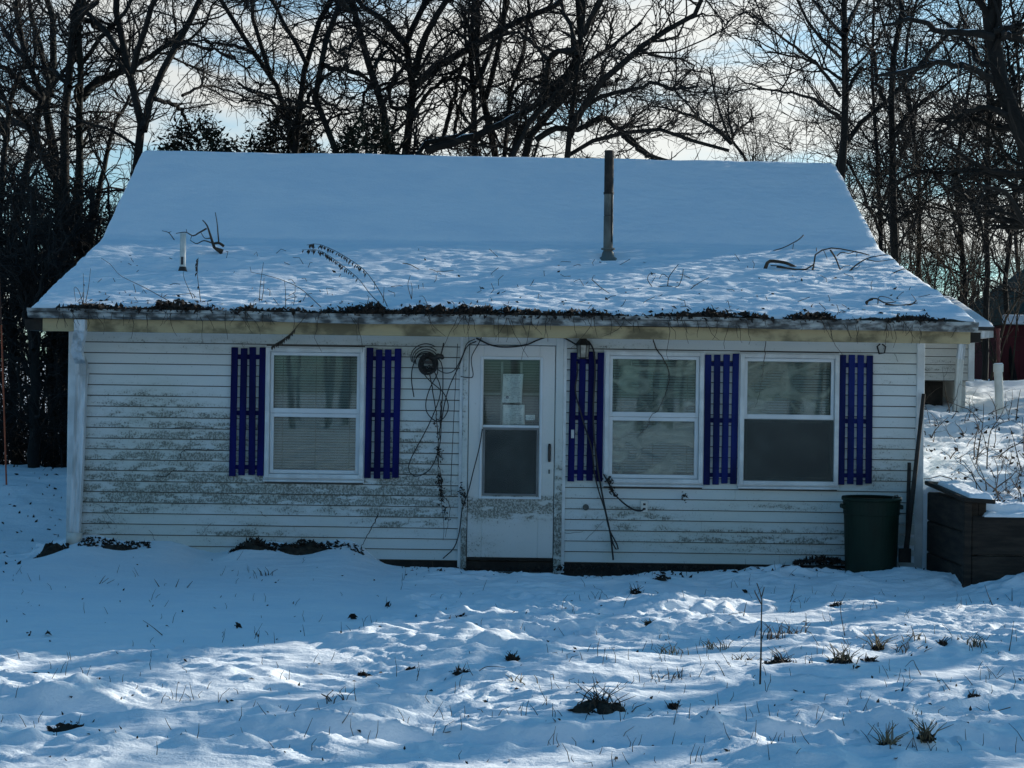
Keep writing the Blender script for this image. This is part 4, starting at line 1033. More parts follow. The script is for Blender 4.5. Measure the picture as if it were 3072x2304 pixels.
def traced_tree(label, D, limbs, seed, nB=60, nC=420, nD=2600, mat='bark', lenB=(.7, 2.2), group='bare trees behind the cottage', trop=.03, cl=(.35, 1.0), dl=(.15, .5), angB=.9):
    """limbs: (points in photo pixels, r0 px, r1 px, depth drift, flags) first limb is the trunk and is carried down to the ground"""
    rg = np.random.RandomState(seed); polys = []; rads = []; flags = []
    S = 14
    for li, (pts, r0, r1, dd, fl) in enumerate(limbs):
        n = len(pts)
        w = [P(px, py, D+dd*(i/(n-1))) for i, (px, py) in enumerate(pts)]
        m_ = D/FPX
        R0, R1 = 1.25*r0*m_, 1.2*r1*m_
        if 'g' in fl:
            d = w[0]-w[1]; d = d/max(1e-6, -d[2]) if d[2] < -.05 else np.array((0, 0, -1.)); d[:2] = np.clip(d[:2], -.25, .25)
            g = w[0]+d*(w[0][2]-0.5); g[2] = gz(g[0], g[1])-.2
            w = [g, (g+w[0])/2]+w
        if pts[-1][1] < 12:
            d = w[-1]-w[-2]; d /= np.linalg.norm(d)
            e1 = w[-1]+(d+rg.normal(size=3)*.25+np.array((0, 0, .2)))*1.5; e2 = e1+(d+rg.normal(size=3)*.4)*1.6
            w += [e1, e2]; R1 *= .4
        q = spline(w, S+1)
        q[1:-1] += rg.normal(size=(S-1, 3))*np.array((.012, .03, .012))
        polys.append(q); rads.append(np.linspace(R0, R1, S+1)); flags.append(fl)
    PA = np.array(polys); RA = np.array(rads)
    o = PA[0, 0].copy(); o[2] += .2
    t = thing('bare_tree', label, 'tree', tuple(o), group)
    for li in range(len(limbs)):
        r_ = RA[li].copy()
        v, f = tubes_np(PA[li:li+1]-o, r_[None], 10 if li == 0 else 7)
        # irregular bark outline
        v = v+.10*r_.mean()*np.stack([pn(v[:, 2]*3+li, v[:, 0]*9, 3), pn(v[:, 2]*3+li, v[:, 1]*9, 5), 0*v[:, 0]], 1)
        me = mesh_np('trunk' if li == 0 else 'limb', v, f); smooth(me)
        lo = link('trunk' if li == 0 else 'limb', me, M[mat], t)
        if 's' in flags[li]:
            q = PA[li][2:-2]-o; sv, sf = tubes_np((q+np.array((0, 0, 1))*(r_[2:-2, None]*.78))[None], (r_[2:-2]*.46*np.clip(.35+1.1*rg.rand(len(q)), .1, 1))[None], 5)
            sm_ = mesh_np('limb_snow', sv, sf); smooth(sm_); link('limb_snow', sm_, M['snow'], lo)
    B = grow(rg, PA, RA, int(nB*1.2), .2, 1, lenB[0], lenB[1]*1.1, angB, .5, .013, 7, .26, trop, .055)
    C = grow(rg, np.concatenate([B[0]]), B[1], int(nC*.75), .1, 1, cl[0], cl[1], .85, .55, .0078, 5, .28, trop, .02)
    C2 = grow(rg, PA, RA, int(nC*.25), .3, 1, cl[0], cl[1]*1.1, 1.0, .3, .0078, 5, .28, trop, .018)
    CP = np.concatenate([C[0], C2[0]]); CRr = np.concatenate([C[1], C2[1]])
    Dd = grow(rg, CP, CRr, int(nD*.75), .05, 1, dl[0], dl[1], .8, .7, .0047, 3, .25, trop, .008, .6)
    # keep twigs above the roof line and off the house
    parts = []
    for (q, r_, k_) in ((B[0], B[1], 5), (CP, CRr, 4), (Dd[0], Dd[1], 3)):
        ok = ~((q[:, :, 1].min(1) < 7.9) & (q[:, :, 2].min(1) < 5.2) & (np.abs(q[:, :, 0]).min(1) < 5.2))
        parts.append(tubes_np(q[ok]-o, r_[ok], k_))
    v, f = cat(parts)
    link('crown', mesh_np('crown', v, f), M['twig'], t)
    return t
def L_(pts, r0, r1, dd=0, fl=''): return (pts, r0, r1, dd, fl)
# left group
traced_tree('leaning bare tree at the far left with crossing limbs', 23.5, [
  L_([A_(130,1250), A_(180,1020), A_(250,800), A_(285,660), A_(240,540), A_(180,400), A_(140,200), A_(115,0)], 14, 9, .5, 'g'),
  L_([A_(250,640), A_(120,520), A_(0,420), A_(-120,330)], 9, 4, -1), L_([A_(225,860), A_(110,790), A_(0,765), A_(-120,720)], 10, 5, 1),
  L_([A_(170,400), A_(60,250), A_(0,150), A_(-80,60)], 8, 3, .8), L_([A_(215,890), A_(140,760), A_(0,680)], 8, 4, -1.2)], 1, 60, 380, 2200)
traced_tree('straight bare trunk left of the twin trunks', 24.5, [
  L_([A_(400,1650), A_(385,1250), A_(345,950), A_(310,680), A_(335,480), A_(345,250), A_(320,0)], 19, 7, .5, 'g'),
  L_([A_(355,1160), A_(270,980), A_(215,850), A_(100,730), A_(0,690)], 11, 5, 1.5), L_([A_(335,620), A_(270,360), A_(210,100), A_(190,0)], 8, 4, 1),
  L_([A_(345,560), A_(440,420), A_(520,330)], 6, 3, -1)], 2, 50, 320, 1900, 'bark2')
traced_tree('thick dark bare tree, left of the twin trunks behind the roof', 23.0, [
  L_([A_(425,1650), A_(415,1000), A_(440,600), A_(470,300), A_(490,0)], 16, 11, .3, 'g'),
  L_([A_(500,130), A_(600,150), A_(720,260), A_(800,370)], 8, 4, 1), L_([A_(450,560), A_(350,460), A_(180,430), A_(60,450)], 6, 3, 1.5),
  L_([A_(480,200), A_(560,60), A_(640,0)], 7, 4, -1)], 3, 45, 300, 1800)
traced_tree('bare tree with a thick limb reaching right, right of the twin trunks', 23.6, [
  L_([A_(515,1650), A_(505,1000), A_(525,550), A_(520,250), A_(545,0)], 15, 8, -.4, 'g'),
  L_([A_(525,640), A_(620,540), A_(760,470), A_(850,430), A_(1060,310), A_(1180,200)], 12, 5, .8), L_([A_(600,1500), A_(660,1150), A_(740,830), A_(840,620)], 8, 4, 1),
  L_([A_(520,420), A_(600,330), A_(700,200), A_(860,0)], 6, 3, -.8)], 4, 55, 360, 2200, 'bark2')
traced_tree('forked bare tree beside the left end of the roof ridge', 22.5, [
  L_([A_(870,1250), A_(930,930), A_(905,720), A_(840,480), A_(775,300), A_(755,0)], 15, 7, .5, 'g'),
  L_([A_(930,850), A_(960,700), A_(1010,560), A_(1100,350), A_(1190,190), A_(1270,60), A_(1290,0)], 10, 6, .8), L_([A_(860,470), A_(920,250), A_(1010,0)], 8, 4, -.8),
  L_([A_(770,330), A_(660,180), A_(560,60), A_(520,0)], 7, 3, 1), L_([A_(1000,640), A_(1150,690), A_(1210,780)], 6, 4, 1),
  L_([A_(1180,620), A_(1300,560), A_(1400,560), A_(1600,640)], 4, 2, 1), L_([A_(1080,260), A_(1300,300), A_(1500,360), A_(1620,480)], 5, 2, 1.2)], 5, 85, 560, 3600)
# centre group
traced_tree('slim bare tree leaning left above the middle of the ridge', 24.0, [
  L_([A_(1900,980), A_(1850,680), A_(1700,430), A_(1580,250), A_(1480,100), A_(1430,0)], 11, 6, .5, 'g'),
  L_([A_(1760,520), A_(1700,330), A_(1640,120), A_(1630,0)], 6, 3, -1), L_([A_(1640,340), A_(1500,290), A_(1300,270), A_(1150,260)], 5, 2, 1),
  L_([A_(1880,800), A_(1740,640), A_(1640,600), A_(1540,540)], 5, 2, -1.2)], 6, 60, 440, 3000)
traced_tree('tall dark bare trunk rising from the middle evergreen', 23.5, [
  L_([A_(1915,1000), A_(1945,700), A_(1985,440), A_(2060,200), A_(2130,0)], 12, 9, .3, 'g'),
  L_([A_(1990,420), A_(1900,250), A_(1800,80), A_(1760,0)], 6, 3, 1), L_([A_(1940,720), A_(2050,560), A_(2210,430)], 5, 3, -1)], 7, 55, 420, 2800)
traced_tree('green-grey trunk curving up right of the middle evergreen', 22.8, [
  L_([c2(700,1180), c2(640,1010), c2(560,850), c2(560,720), c2(600,500), c2(640,200), c2(700,0)], 11, 9, .2, 'g'),
  L_([c2(600,540), c2(800,580), c2(960,650), c2(1040,700)], 7, 4, 1), L_([c2(650,330), c2(720,430), c2(830,370), c2(900,300)], 4, 2, -1),
  L_([c2(570,800), c2(700,880), c2(850,930)], 4, 2, .6)], 8, 50, 380, 2400, 'bark2')
traced_tree('curved bare trunk bowing left above the ridge', 23.2, [
  L_([c2(1150,1280), c2(1110,950), c2(1060,700), c2(970,470), c2(900,200), c2(850,0)], 16, 11, .3, 'g'),
  L_([c2(880,120), c2(810,50), c2(760,0)], 6, 4, -.8), L_([c2(1090,800), c2(1000,720), c2(960,760), c2(920,950)], 5, 3, 1),
  L_([c2(1010,560), c2(1130,430), c2(1200,330)], 5, 2, 1)], 9, 50, 380, 2400, 'bark2')
traced_tree('large many-limbed bare tree in the middle with snow on its forks', 23.8, [
  L_([c2(1290,1290), c2(1310,1000), c2(1345,750), c2(1310,540), c2(1290,380), c2(1340,200), c2(1470,0)], 17, 9, .5, 'g'),
  L_([c2(1290,370), c2(1200,280), c2(1090,160), c2(960,70), c2(900,0)], 9, 6, 1, 's'), L_([c2(1370,600), c2(1440,350), c2(1560,120), c2(1640,0)], 9, 5, -.8),
  L_([c2(1360,720), c2(1500,590), c2(1690,470), c2(1800,400), c2(2000,290), c2(2212,200), c3(180,170), c3(350,100), c3(520,0)], 10, 5, 1.0, 's'),
  L_([c2(1350,860), c2(1200,900), c2(1150,760), c2(1280,560)], 6, 4, -.5), L_([c2(1340,1000), c2(1450,800), c2(1600,680), c2(1750,560)], 6, 4, .8)], 10, 90, 600, 4000)
traced_tree('thin upright bare trunk right of the many-limbed tree', 24.2, [
  L_([c2(1865,1290), c2(1860,900), c2(1830,600), c2(1835,300), c2(1860,0)], 10, 8, .3, 'g'),
  L_([c2(1830,420), c2(1730,250), c2(1600,150)], 5, 2, 1), L_([c2(1860,720), c2(1950,560), c2(2020,350), c2(2110,120), c2(2150,0)], 7, 4, 1), 
  L_([c2(1850,330), c2(1800,180), c2(1740,40)], 5, 3, -1)], 11, 55, 420, 2800)
traced_tree('bare tree with long limbs sweeping to the right low over the ridge', 23.0, [
  L_([c2(1390,1290), c2(1420,1200), c2(1600,1165), c2(1800,1100), c2(1980,960), c2(2212,1010)], 12, 5, .8, 'gs'),
  L_([c2(1460,1250), c2(1700,1180), c2(1900,1130), c2(2100,1020), c2(2212,960), c3(250,900), c3(420,760), c3(560,600), c3(650,560)], 10, 7, .8, 's')], 12, 40, 300, 1800)
traced_tree('crooked black tree with wide spreading limbs left of the stove pipe', 22.3, [
  L_([c3(550,1310), c3(590,1000), c3(600,740), c3(645,530), c3(700,300), c3(690,0)], 11, 7, .3, 'g'),
  L_([c3(705,280), c3(760,130), c3(830,0)], 7, 5, -.5), L_([c3(100,1300), c3(220,1060), c3(380,850), c3(560,700), c3(680,550), c3(870,405), c3(1080,330), c3(1170,190)], 9, 4, .6, 'g'),
  L_([c3(590,1060), c3(700,890), c3(870,640), c3(1060,490), c3(1350,280), c3(1560,160), c3(1690,0)], 9, 4, -.8),
  L_([c3(720,880), c3(880,790), c3(1100,740), c3(1270,690), c3(1450,740), c3(1650,710)], 6, 3, -1),
  L_([c3(640,470), c3(610,330), c3(560,150), c3(510,20)], 6, 4, .8), L_([c3(660,400), c3(480,430), c3(400,510), c3(390,700), c3(360,830)], 7, 5, .6),
  L_([c3(400,500), c3(250,340), c3(120,270), c3(-80,340)], 5, 3, .6), L_([c3(870,700), c3(850,560), c3(920,430), c3(1020,300)], 4, 2, -.6), 
  L_([c3(960,680), c3(1010,600), c3(1015,480)], 4, 2, .6)], 13, 95, 600, 4200)
traced_tree('low crooked bare tree arching right behind the stove pipe', 22.6, [
  L_([c3(560,1330), c3(640,1240), c3(760,1170), c3(900,1135), c3(1020,1120), c3(1170,1060), c3(1340,1075), c3(1480,1140), c3(1640,1180), c3(1900,1250)], 9, 4, -.6, 'g'),
  L_([c3(300,1160), c3(430,1085), c3(620,1070), c3(760,1030), c3(870,980), c3(910,1030), c3(1020,1100), c3(1130,1200), c3(1250,1290), c3(1400,1335)], 8, 4, .5),
  L_([c3(820,965), c3(880,975)], 4, 2, .2), L_([c3(1020,1130), c3(1180,1260), c3(1300,1330)], 6, 4, -.4)], 14, 45, 380, 2600)
# the paler tree farther off
traced_tree('small faint bare tree farther off between stove pipe and right trunk', 34.0, [
  L_([c3(2040,1345), c3(1920,1170), c3(1830,930), c3(1760,700), c3(1740,560)], 8, 2, .5, 'g'),
  L_([c3(1920,1190), c3(1820,1100), c3(1700,1010), c3(1560,950), c3(1430,905), c3(1260,880)], 6, 2, -1), L_([c3(1930,1140), c3(1900,960), c3(1880,800)], 4, 1.5, 1),
  L_([c3(1935,1120), c3(1990,1060), c3(2060,1010), c3(2100,960)], 4, 1.5, 1), L_([c3(1640,970), c3(1500,800), c3(1380,700)], 3, 1.2, .5)], 15, 45, 330, 2300, dl=(.2, .8), group='bare trees behind the cottage')
def R4(x, y): return (1024+x*.46293, y*.46293)
traced_tree('bare tree with upright limbs between the many-limbed tree and the crooked one', 24.6, [
  L_([R4(1005,1015), R4(980,800), R4(905,600), R4(872,430), R4(885,150), R4(870,0)], 13, 8, .4, 'g'),
  L_([R4(1060,980), R4(1085,700), R4(1130,480), R4(1195,220), R4(1215,0)], 9, 6, .8, 'g'), L_([R4(935,640), R4(1000,400), R4(1055,150), R4(1060,0)], 7, 4, -.8),
  L_([R4(660,900), R4(735,600), R4(800,370)], 6, 4, .5), L_([R4(740,860), R4(760,700), R4(830,560)], 5, 3, .5), L_([R4(880,560), R4(780,500), R4(650,530)], 5, 3, -.5),
  L_([R4(1080,640), R4(1200,520), R4(1350,480)], 5, 3, .5)], 21, 60, 420, 2600)
traced_tree('thick black twin-stemmed tree rising right of the ridge middle', 23.4, [
  L_([R4(1100,1020), R4(1150,860), R4(1290,690), R4(1440,560), R4(1500,430), R4(1560,230), R4(1530,0)], 14, 7, .4, 'g'),
  L_([R4(1190,1010), R4(1290,800), R4(1400,680), R4(1470,600)], 12, 9, .2, 'g'), L_([R4(1290,690), R4(1330,500), R4(1350,380), R4(1430,330), R4(1530,320)], 8, 6, .5),
  L_([R4(1560,230), R4(1640,90), R4(1670,0)], 8, 5, -.5)], 22, 50, 380, 2400)
traced_tree('dark trunk cut by the left picture edge', 22.0, [
  L_([A_(-10,1650), A_(5,1200), A_(25,900), A_(75,680), A_(130,470)], 10, 6, .4, 'g'), L_([A_(60,740), A_(20,600), A_(-60,480)], 5, 3, .5)], 23, 40, 300, 1800)
# right group
traced_tree('straight slender dark trunk above the right end of the ridge', 22.0, [
  L_([c4(712,1480), c4(725,1000), c4(730,500), c4(722,0)], 13, 10, .2, 'g'),
  L_([c4(690,800), c4(560,620), c4(400,450), c4(180,300), c4(0,150)], 5, 2, -1), L_([c4(690,970), c4(500,850), c4(300,770), c4(0,740)], 5, 2, -1),
  L_([c4(700,660), c4(560,560), c4(350,480), c4(60,440)], 4, 2, .8), L_([c4(740,780), c4(850,570), c4(960,600)], 5, 3, 1), L_([c4(715,300), c4(600,180), c4(480,30)], 5, 3, 1),
  L_([c4(740,250), c4(850,0)], 6, 4, 1), L_([c4(690,480), c4(540,330), c4(430,200), c4(330,0)], 4, 2, -.5)], 16, 60, 380, 2700, dl=(.25, .8), cl=(.5, 1.5), trop=.0)
traced_tree('big bare trunk leaning at the right edge with bent limbs', 20.5, [
  L_([c4(2330,1500), c4(2212,1130), c4(2080,800), c4(1970,580), c4(1945,250), c4(1965,0)], 27, 20, .3, 'g'),
  L_([c4(1960,310), c4(1700,265), c4(1480,255), c4(1380,190), c4(1220,170), c4(1050,210)], 10, 4, -.5, 's'), L_([c4(2000,290), c4(2212,340), c4(2400,380)], 11, 7, .5, 's'),
  L_([c4(1940,660), c4(1800,580), c4(1620,535), c4(1420,540), c4(1240,590), c4(990,630)], 9, 4, -1, 's'),
  L_([c4(2080,960), c4(1900,890), c4(1730,940), c4(1580,1060), c4(1450,1130)], 7, 4, .6), L_([c4(1960,260), c4(2212,200)], 8, 5, .5, 's')], 17, 65, 400, 2600, lenB=(.8, 2.0))
traced_tree('bare tree with a long diagonal limb between the right trunks', 23.0, [
  L_([c4(1120,1750), c4(1110,1300), c4(1090,950), c4(1150,700), c4(1120,400), c4(1200,150), c4(1180,0)], 12, 6, .4, 'g'),
  L_([c4(700,1280), c4(800,1090), c4(960,930), c4(1100,800), c4(1280,600), c4(1480,390), c4(1620,250)], 10, 5, .8, 'g'),
  L_([c4(1060,860), c4(990,640), c4(960,450), c4(900,300)], 6, 3, -1), L_([c4(1330,880), c4(1220,720), c4(1290,560)], 5, 3, .5),
  L_([c4(1120,1150), c4(1300,900), c4(1500,760), c4(1650,640)], 6, 3, -.5)], 18, 60, 380, 2500, cl=(.4, 1.2), dl=(.2, .6))
traced_tree('thin upright bare tree just left of the leaning right trunk', 24.5, [
  L_([c4(1905,2200), c4(1915,1650), c4(1905,1000), c4(1915,600), c4(1900,300), c4(1870,0)], 8, 5, .3, 'g'),
  L_([c4(1910,1250), c4(1750,1020), c4(1600,900)], 4, 2, -.8), L_([c4(1910,1050), c4(2020,880), c4(2120,700)], 4, 2, .8)], 19, 45, 300, 1900, cl=(.4, 1.2), dl=(.2, .6))
traced_tree('bare tree with a long low snowy limb at the right', 21.5, [
  L_([c4(2360,1750), c4(2280,1530), c4(2160,1440), c4(1980,1390), c4(1800,1420), c4(1640,1440), c4(1480,1410), c4(1300,1435), c4(1100,1530)], 10, 4, .8, 'gs'),
  L_([c4(1640,1450), c4(1700,1600), c4(1820,1740), c4(1860,1900)], 9, 6, .5), L_([c4(2100,1430), c4(2000,1250), c4(1880,1150)], 5, 3, -.5)], 20, 45, 340, 2200)
for i, (px, D, sd) in enumerate(((2640, 27, 31), (2745, 28, 32), (2890, 30, 33), (3030, 27, 34))):
    rg0 = np.random.RandomState(sd); x = px
    traced_tree(['thin young tree in the brush behind the right end of the roof', 'slim twiggy tree in the brush, second from the roof edge', 'slim twiggy tree in the brush above the annex roof', 'slim twiggy tree in the brush above the red barn'][i], D, [
      L_([(px, 1050), (px+rg0.randint(-15, 15), 800), (px+rg0.randint(-30, 30), 500), (px+rg0.randint(-40, 40), 200), (px+rg0.randint(-40, 40), -10)], 7, 3, .5, 'g'),
      L_([(px, 700), (px-60, 560), (px-130, 420)], 4, 2, 1), L_([(px, 620), (px+60, 480), (px+110, 330)], 4, 2, -1)], sd, 55, 340, 2200, cl=(.4, 1.2), dl=(.2, .7), group='slim trees in the brush')
# ------------------------------------------------------------------ evergreens behind the ridge
def cedar(label, px, topy, halfw_px, D, seed, n=9000):
    rg = np.random.RandomState(seed); b = P(px, 600, D); b[2] = gz(b[0], b[1]); H = P(px, topy, D)[2]-b[2]; Wd = halfw_px*D/FPX
    t = thing('evergreen', label, 'evergreen', tuple(b), 'dark evergreens behind the ridge')
    v, f = tubes_np(np.array([[(0, 0, -.2), (.05, 0, H*.5), (0, .05, H*.95)]]), np.array([[.10, .06, .015]]), 7); link('trunk', mesh_np('trunk', v, f), M['bark'], t)
    q = rg.rand(n)**.7; zz = H*(.12+.88*(1-q)); 
    prof = np.sqrt(np.clip(1-(1-np.clip((H-zz)/(H*.30), 0, 1))**2, 0, 1))*(.75+.25*rg.rand(n))
    a = rg.rand(n)*2*math.pi; lob = 1+.55*fbm(np.cos(a)*3.5+zz*2.0, np.sin(a)*3.5+zz*1.3, 3, seed)
    rad = Wd*prof*lob*np.sqrt(rg.rand(n)*.75+.25)
    p = np.stack([np.cos(a)*rad, np.sin(a)*rad*.8, zz+.15*rg.normal(size=n)*.6], 1)
    d = np.stack([np.cos(a), np.sin(a), .55+0*a], 1)+rg.normal(size=(n, 3))*1.1; d /= np.linalg.norm(d, axis=1, keepdims=True)
    e = np.cross(d, rg.normal(size=(n, 3))); e /= np.linalg.norm(e, axis=1, keepdims=True)
    s = rg.uniform(.018, .055, n)[:, None]
    V = np.stack([p-d*s, p+e*s*.38, p+d*s*1.2, p-e*s*.38], 1).reshape(-1, 3)
    link('crown', mesh_np('crown', V, np.arange(4*n).reshape(n, 4)), M['cedar'], t)
cedar('low dark evergreen behind the left part of the ridge', 590, 366, 200, 23.5, 1, 42000)
cedar('dark evergreen around the tall trunk behind the ridge', 860, 322, 150, 24.2, 2, 36000)
cedar('dark evergreen at the foot of the curved trunk bowing left', 1095, 345, 150, 22.8, 3, 36000)
cedar('low dark evergreen filling the gap left of the tall trunk', 735, 425, 150, 24.6, 5, 20000)
cedar('small dark evergreen against the left end of the cottage roof', 330, 620, 110, 25, 4, 6000)

# ------------------------------------------------------------------ brush and far wood: masses nobody could count
def stems(rg, n, fx, fy, hmin, hmax, r0, lean=.18, S=6, wig=.09):
    x = fx(rg, n); y = fy(rg, n); z = h_ground(x, y)-.05
    p = np.stack([x, y, z], 1); d = np.stack([rg.normal(size=n)*lean, rg.normal(size=n)*lean, np.ones(n)], 1)
    L = rg.uniform(hmin, hmax, n); out = np.empty((n, S+1, 3)); out[:, 0] = p; cur = p
    for s in range(S):
        d = d+rg.normal(size=(n, 3))*wig; d /= np.linalg.norm(d, axis=1, keepdims=True); cur = cur+d*(L/S)[:, None]; out[:, s+1] = cur
    R = (r0*(.5+rg.rand(n)))[:, None]*np.linspace(1, .3, S+1)[None]
    return out, R
def brushmass(name, label, seed, st, counts, mat, keep=None):
    rg = np.random.RandomState(seed); A, RA = st(rg)
    B = grow(rg, A, RA, counts[0], .15, 1, .3, 1.3, .9, .5, .006, 5, .2, .02, .03)
    C = grow(rg, np.concatenate([B[0]]), B[1], counts[1], .1, 1, .2, .8, .85, .6, .0045, 3, .22, .01, .012)
    parts = []
    for (q, r_, k) in ((A, RA, 6), (B[0], B[1], 4), (C[0], C[1], 3)):
        if keep is not None: ok = keep(q); q, r_ = q[ok], r_[ok]
        parts.append(tubes_np(q, r_, k))
    v, f = cat(parts)
    return link(name, mesh_np(name, v, f), M[mat], None, label=label, category='brush', kind='stuff')
off = lambda q: ~((q[:, :, 1].min(1) < 7.9) & (q[:, :, 0].max(1) > -4.95) & (q[:, :, 0].min(1) < 4.4))
brushmass('thicket', 'dark tangled thicket left of the cottage', 41,
    lambda rg: stems(rg, 170, lambda r, n: r.uniform(-11, -4.9, n), lambda r, n: 4.5+12*r.rand(n)**1.2, 1.2, 3.8, .020, .2), (1500, 6500), 'twig', off)
brushmass('undergrowth', 'low dark undergrowth behind the crest of the left snow bank', 44,
    lambda rg: stems(rg, 380, lambda r, n: r.uniform(-11, -4.9, n), lambda r, n: 4.6+5*r.rand(n), .4, 1.5, .010, .4, 5, .2), (2200, 7000), 'twig', off)
brushmass('leafless_brush', 'brown leafless brush on the slope behind the annex', 42,
    lambda rg: stems(rg, 420, lambda r, n: r.uniform(3.5, 17, n), lambda r, n: 9.5+18*r.rand(n), 1.4, 5.2, .016, .25), (5000, 24000), 'brush', None)
brushmass('far_wood', 'far bare wood filling the gaps between the trees', 43,
    lambda rg: stems(rg, 240, lambda r, n: r.uniform(-26, 26, n), lambda r, n: r.uniform(26, 60, n), 4, 7.6, .05, .07, 8, .06), (3200, 15000), 'twig', None)
brushmass('added_wood', 'unseen bare wood added behind the view to darken wall and reflections', 45,
    lambda rg: stems(rg, 260, lambda r, n: r.uniform(-70, 70, n), lambda r, n: r.uniform(-62, -40, n), 7, 13, .16, .06, 7, .05), (2600, 9000), 'twig', None)  # unseen wood added to dim the front wall and fill the window reflections
# a few stout trunks in the left thicket that can be told apart
for i, (px, py, D, r, lab) in enumerate(((108, 1455, 19.5, 15, 'thick dark trunk in the thicket nearest the downspout'), (45, 1450, 21, 12, 'dark trunk in the thicket near the left edge'),
                                  (165, 1430, 22, 11, 'slim trunk in the thicket close behind the cottage corner'), (250, 1430, 21.5, 13, 'dark trunk rising behind the left roof edge'))):
    rg0 = np.random.RandomState(60+i)
    traced_tree(lab, D, [L_([(px, py), (px-6, 1150), (px-14+8*i, 850), (px-10+12*i, 560)], r, r*.5, .4, 'g'), L_([(px-8, 1050), (px-50, 850), (px-90, 700)], r*.4, 3, .5), L_([(px-8, 950), (px+30, 800), (px+50, 660)], r*.4, 3, -.5)], 60+i, 40, 300, 1500, group='trunks in the left thicket')

# trees off to the right, out of the picture, that break up the low sun
proto = None
def copy_tree(t, loc, rz, sc, label):
    n = t.copy(); COL.objects.link(n); n.location = loc; n.rotation_euler = (0, 0, rz); n.scale = (sc,)*3; n['label'] = label
    for ch in list(t.children):
        c_ = ch.copy(); COL.objects.link(c_); c_.parent = n
    return n
def free_tree(label, x, y, H, seed, r=.14):
    rg = np.random.RandomState(seed); z = gz(x, y); o = np.array((x, y, z)); S = 14
    polys = []; rads = []
    tr = spline([(0, 0, -.2), (rg.normal()*.15, rg.normal()*.15, H*.35), (rg.normal()*.4, rg.normal()*.4, H*.7), (rg.normal()*.6, rg.normal()*.6, H)], S+1)
    polys.append(tr); rads.append(np.linspace(r, r*.15, S+1))
    for q in range(9):
        h = .28+.62*q/9; i = int(h*S); a = rg.rand()*6.28; L = H*(.45-.25*h)
        d = np.array((math.cos(a), math.sin(a), .55)); e = tr[i]+d*L*.5+rg.normal(size=3)*.15; f_ = tr[i]+d*L+np.array((0, 0, .25*L))
        polys.append(spline([tr[i], e, f_], S+1)); rads.append(np.linspace(r*.5*(1-.5*h), .012, S+1))
    PA = np.array(polys); RA = np.array(rads)
    t = thing('bare_tree', label, 'tree', tuple(o), 'trees to the right of the view')
    v, f = tubes_np(PA[:1], RA[:1], 9); me = mesh_np('trunk', v, f); smooth(me); link('trunk', me, M['bark'], t)
    B = grow(rg, PA, RA, 60, .25, 1, .6, 1.9, .9, .45, .009, 6, .2, .02, .04); C = grow(rg, B[0], B[1], 240, .1, 1, .3, 1.0, .85, .55, .006, 4, .22, .02, .02)
    D_ = grow(rg, C[0], C[1], 350, .1, 1, .15, .5, .8, .7, .0045, 3, .2, .02, .01)
    v, f = cat([tubes_np(PA[1:], RA[1:], 6), tubes_np(B[0], B[1], 4), tubes_np(C[0], C[1], 3), tubes_np(D_[0], D_[1], 3)])
    link('crown', mesh_np('crown', v, f), M['twig'], t)
    return t
ft = free_tree('bare tree standing off to the right beyond the retaining wall', 9.5, 4.0, 8.5, 71, .19)
for i, (x, y, s, rz, lab) in enumerate(((12.5, 1.0, 1.0, 1.3, 'second bare tree off to the right, nearest the yard'), (15.0, 6.5, 1.15, 2.6, 'third bare tree off to the right, behind the others'),
                                        (17.5, 2.5, 1.1, 4.1, 'fourth bare tree off to the right, far side of the slope'), (11.0, 9.0, 1.1, 5.2, 'fifth bare tree off to the right, beside the barn'), (13.5, 3.2, 1.2, 3.3, 'sixth bare tree off to the right, in the middle of the group'), (10.4, -.9, 1.0, .4, 'seventh bare tree off to the right, above the end of the retaining wall'), (13.2, -1.0, 1.05, 2.0, 'eighth bare tree off to the right, closest to the road'))):
    copy_tree(ft, (x, y, gz(x, y)), rz, s, lab)

# ------------------------------------------------------------------ fallen branches and weeds on the roof
def c5(x, y): return (x*.3617, 400+y*.3617)
def c6(x, y): return (750+x*.3617, 500+y*.3617)
def c7(x, y): return (1500+x*.3617, 500+y*.3617)
def c8(x, y): return (2272+x*.3617, 500+y*.3617)
def stickset(name, label, cat_, base_px, limbs, mat='weed', D=None, group=None, n=12, sides=6, tilt=0.0):
    """limbs in photo pixels around one foot; each limb leans out of the picture plane by its own amount"""
    if D is None: c, D = roofpt(*base_px)
    c = P(base_px[0], base_px[1], D)
    t = thing(name, label, cat_, tuple(c), group)
    rr = random.Random(int(base_px[0]*7+base_px[1]))
    for i, lb in enumerate(limbs):
        pts, r0, r1 = lb[:3]; dd = lb[3] if len(lb) > 3 else rr.uniform(-.12, .12)
        m_ = D/FPX; k = len(pts)
        w = [P(px, py, D+dd*(j/(k-1))) for j, (px, py) in enumerate(pts)]
        w = spline(w, max(6, min(n, 4*k)))-c
        fat = 1.2 if group == G1 else 1.25
        MB().tube([tuple(q) for q in w], list(np.linspace(fat*r0*m_, fat*r1*m_, len(w))), sides).build('stem', M[mat], t, sm=True)
    return t
G1 = 'fallen branches on the roof'
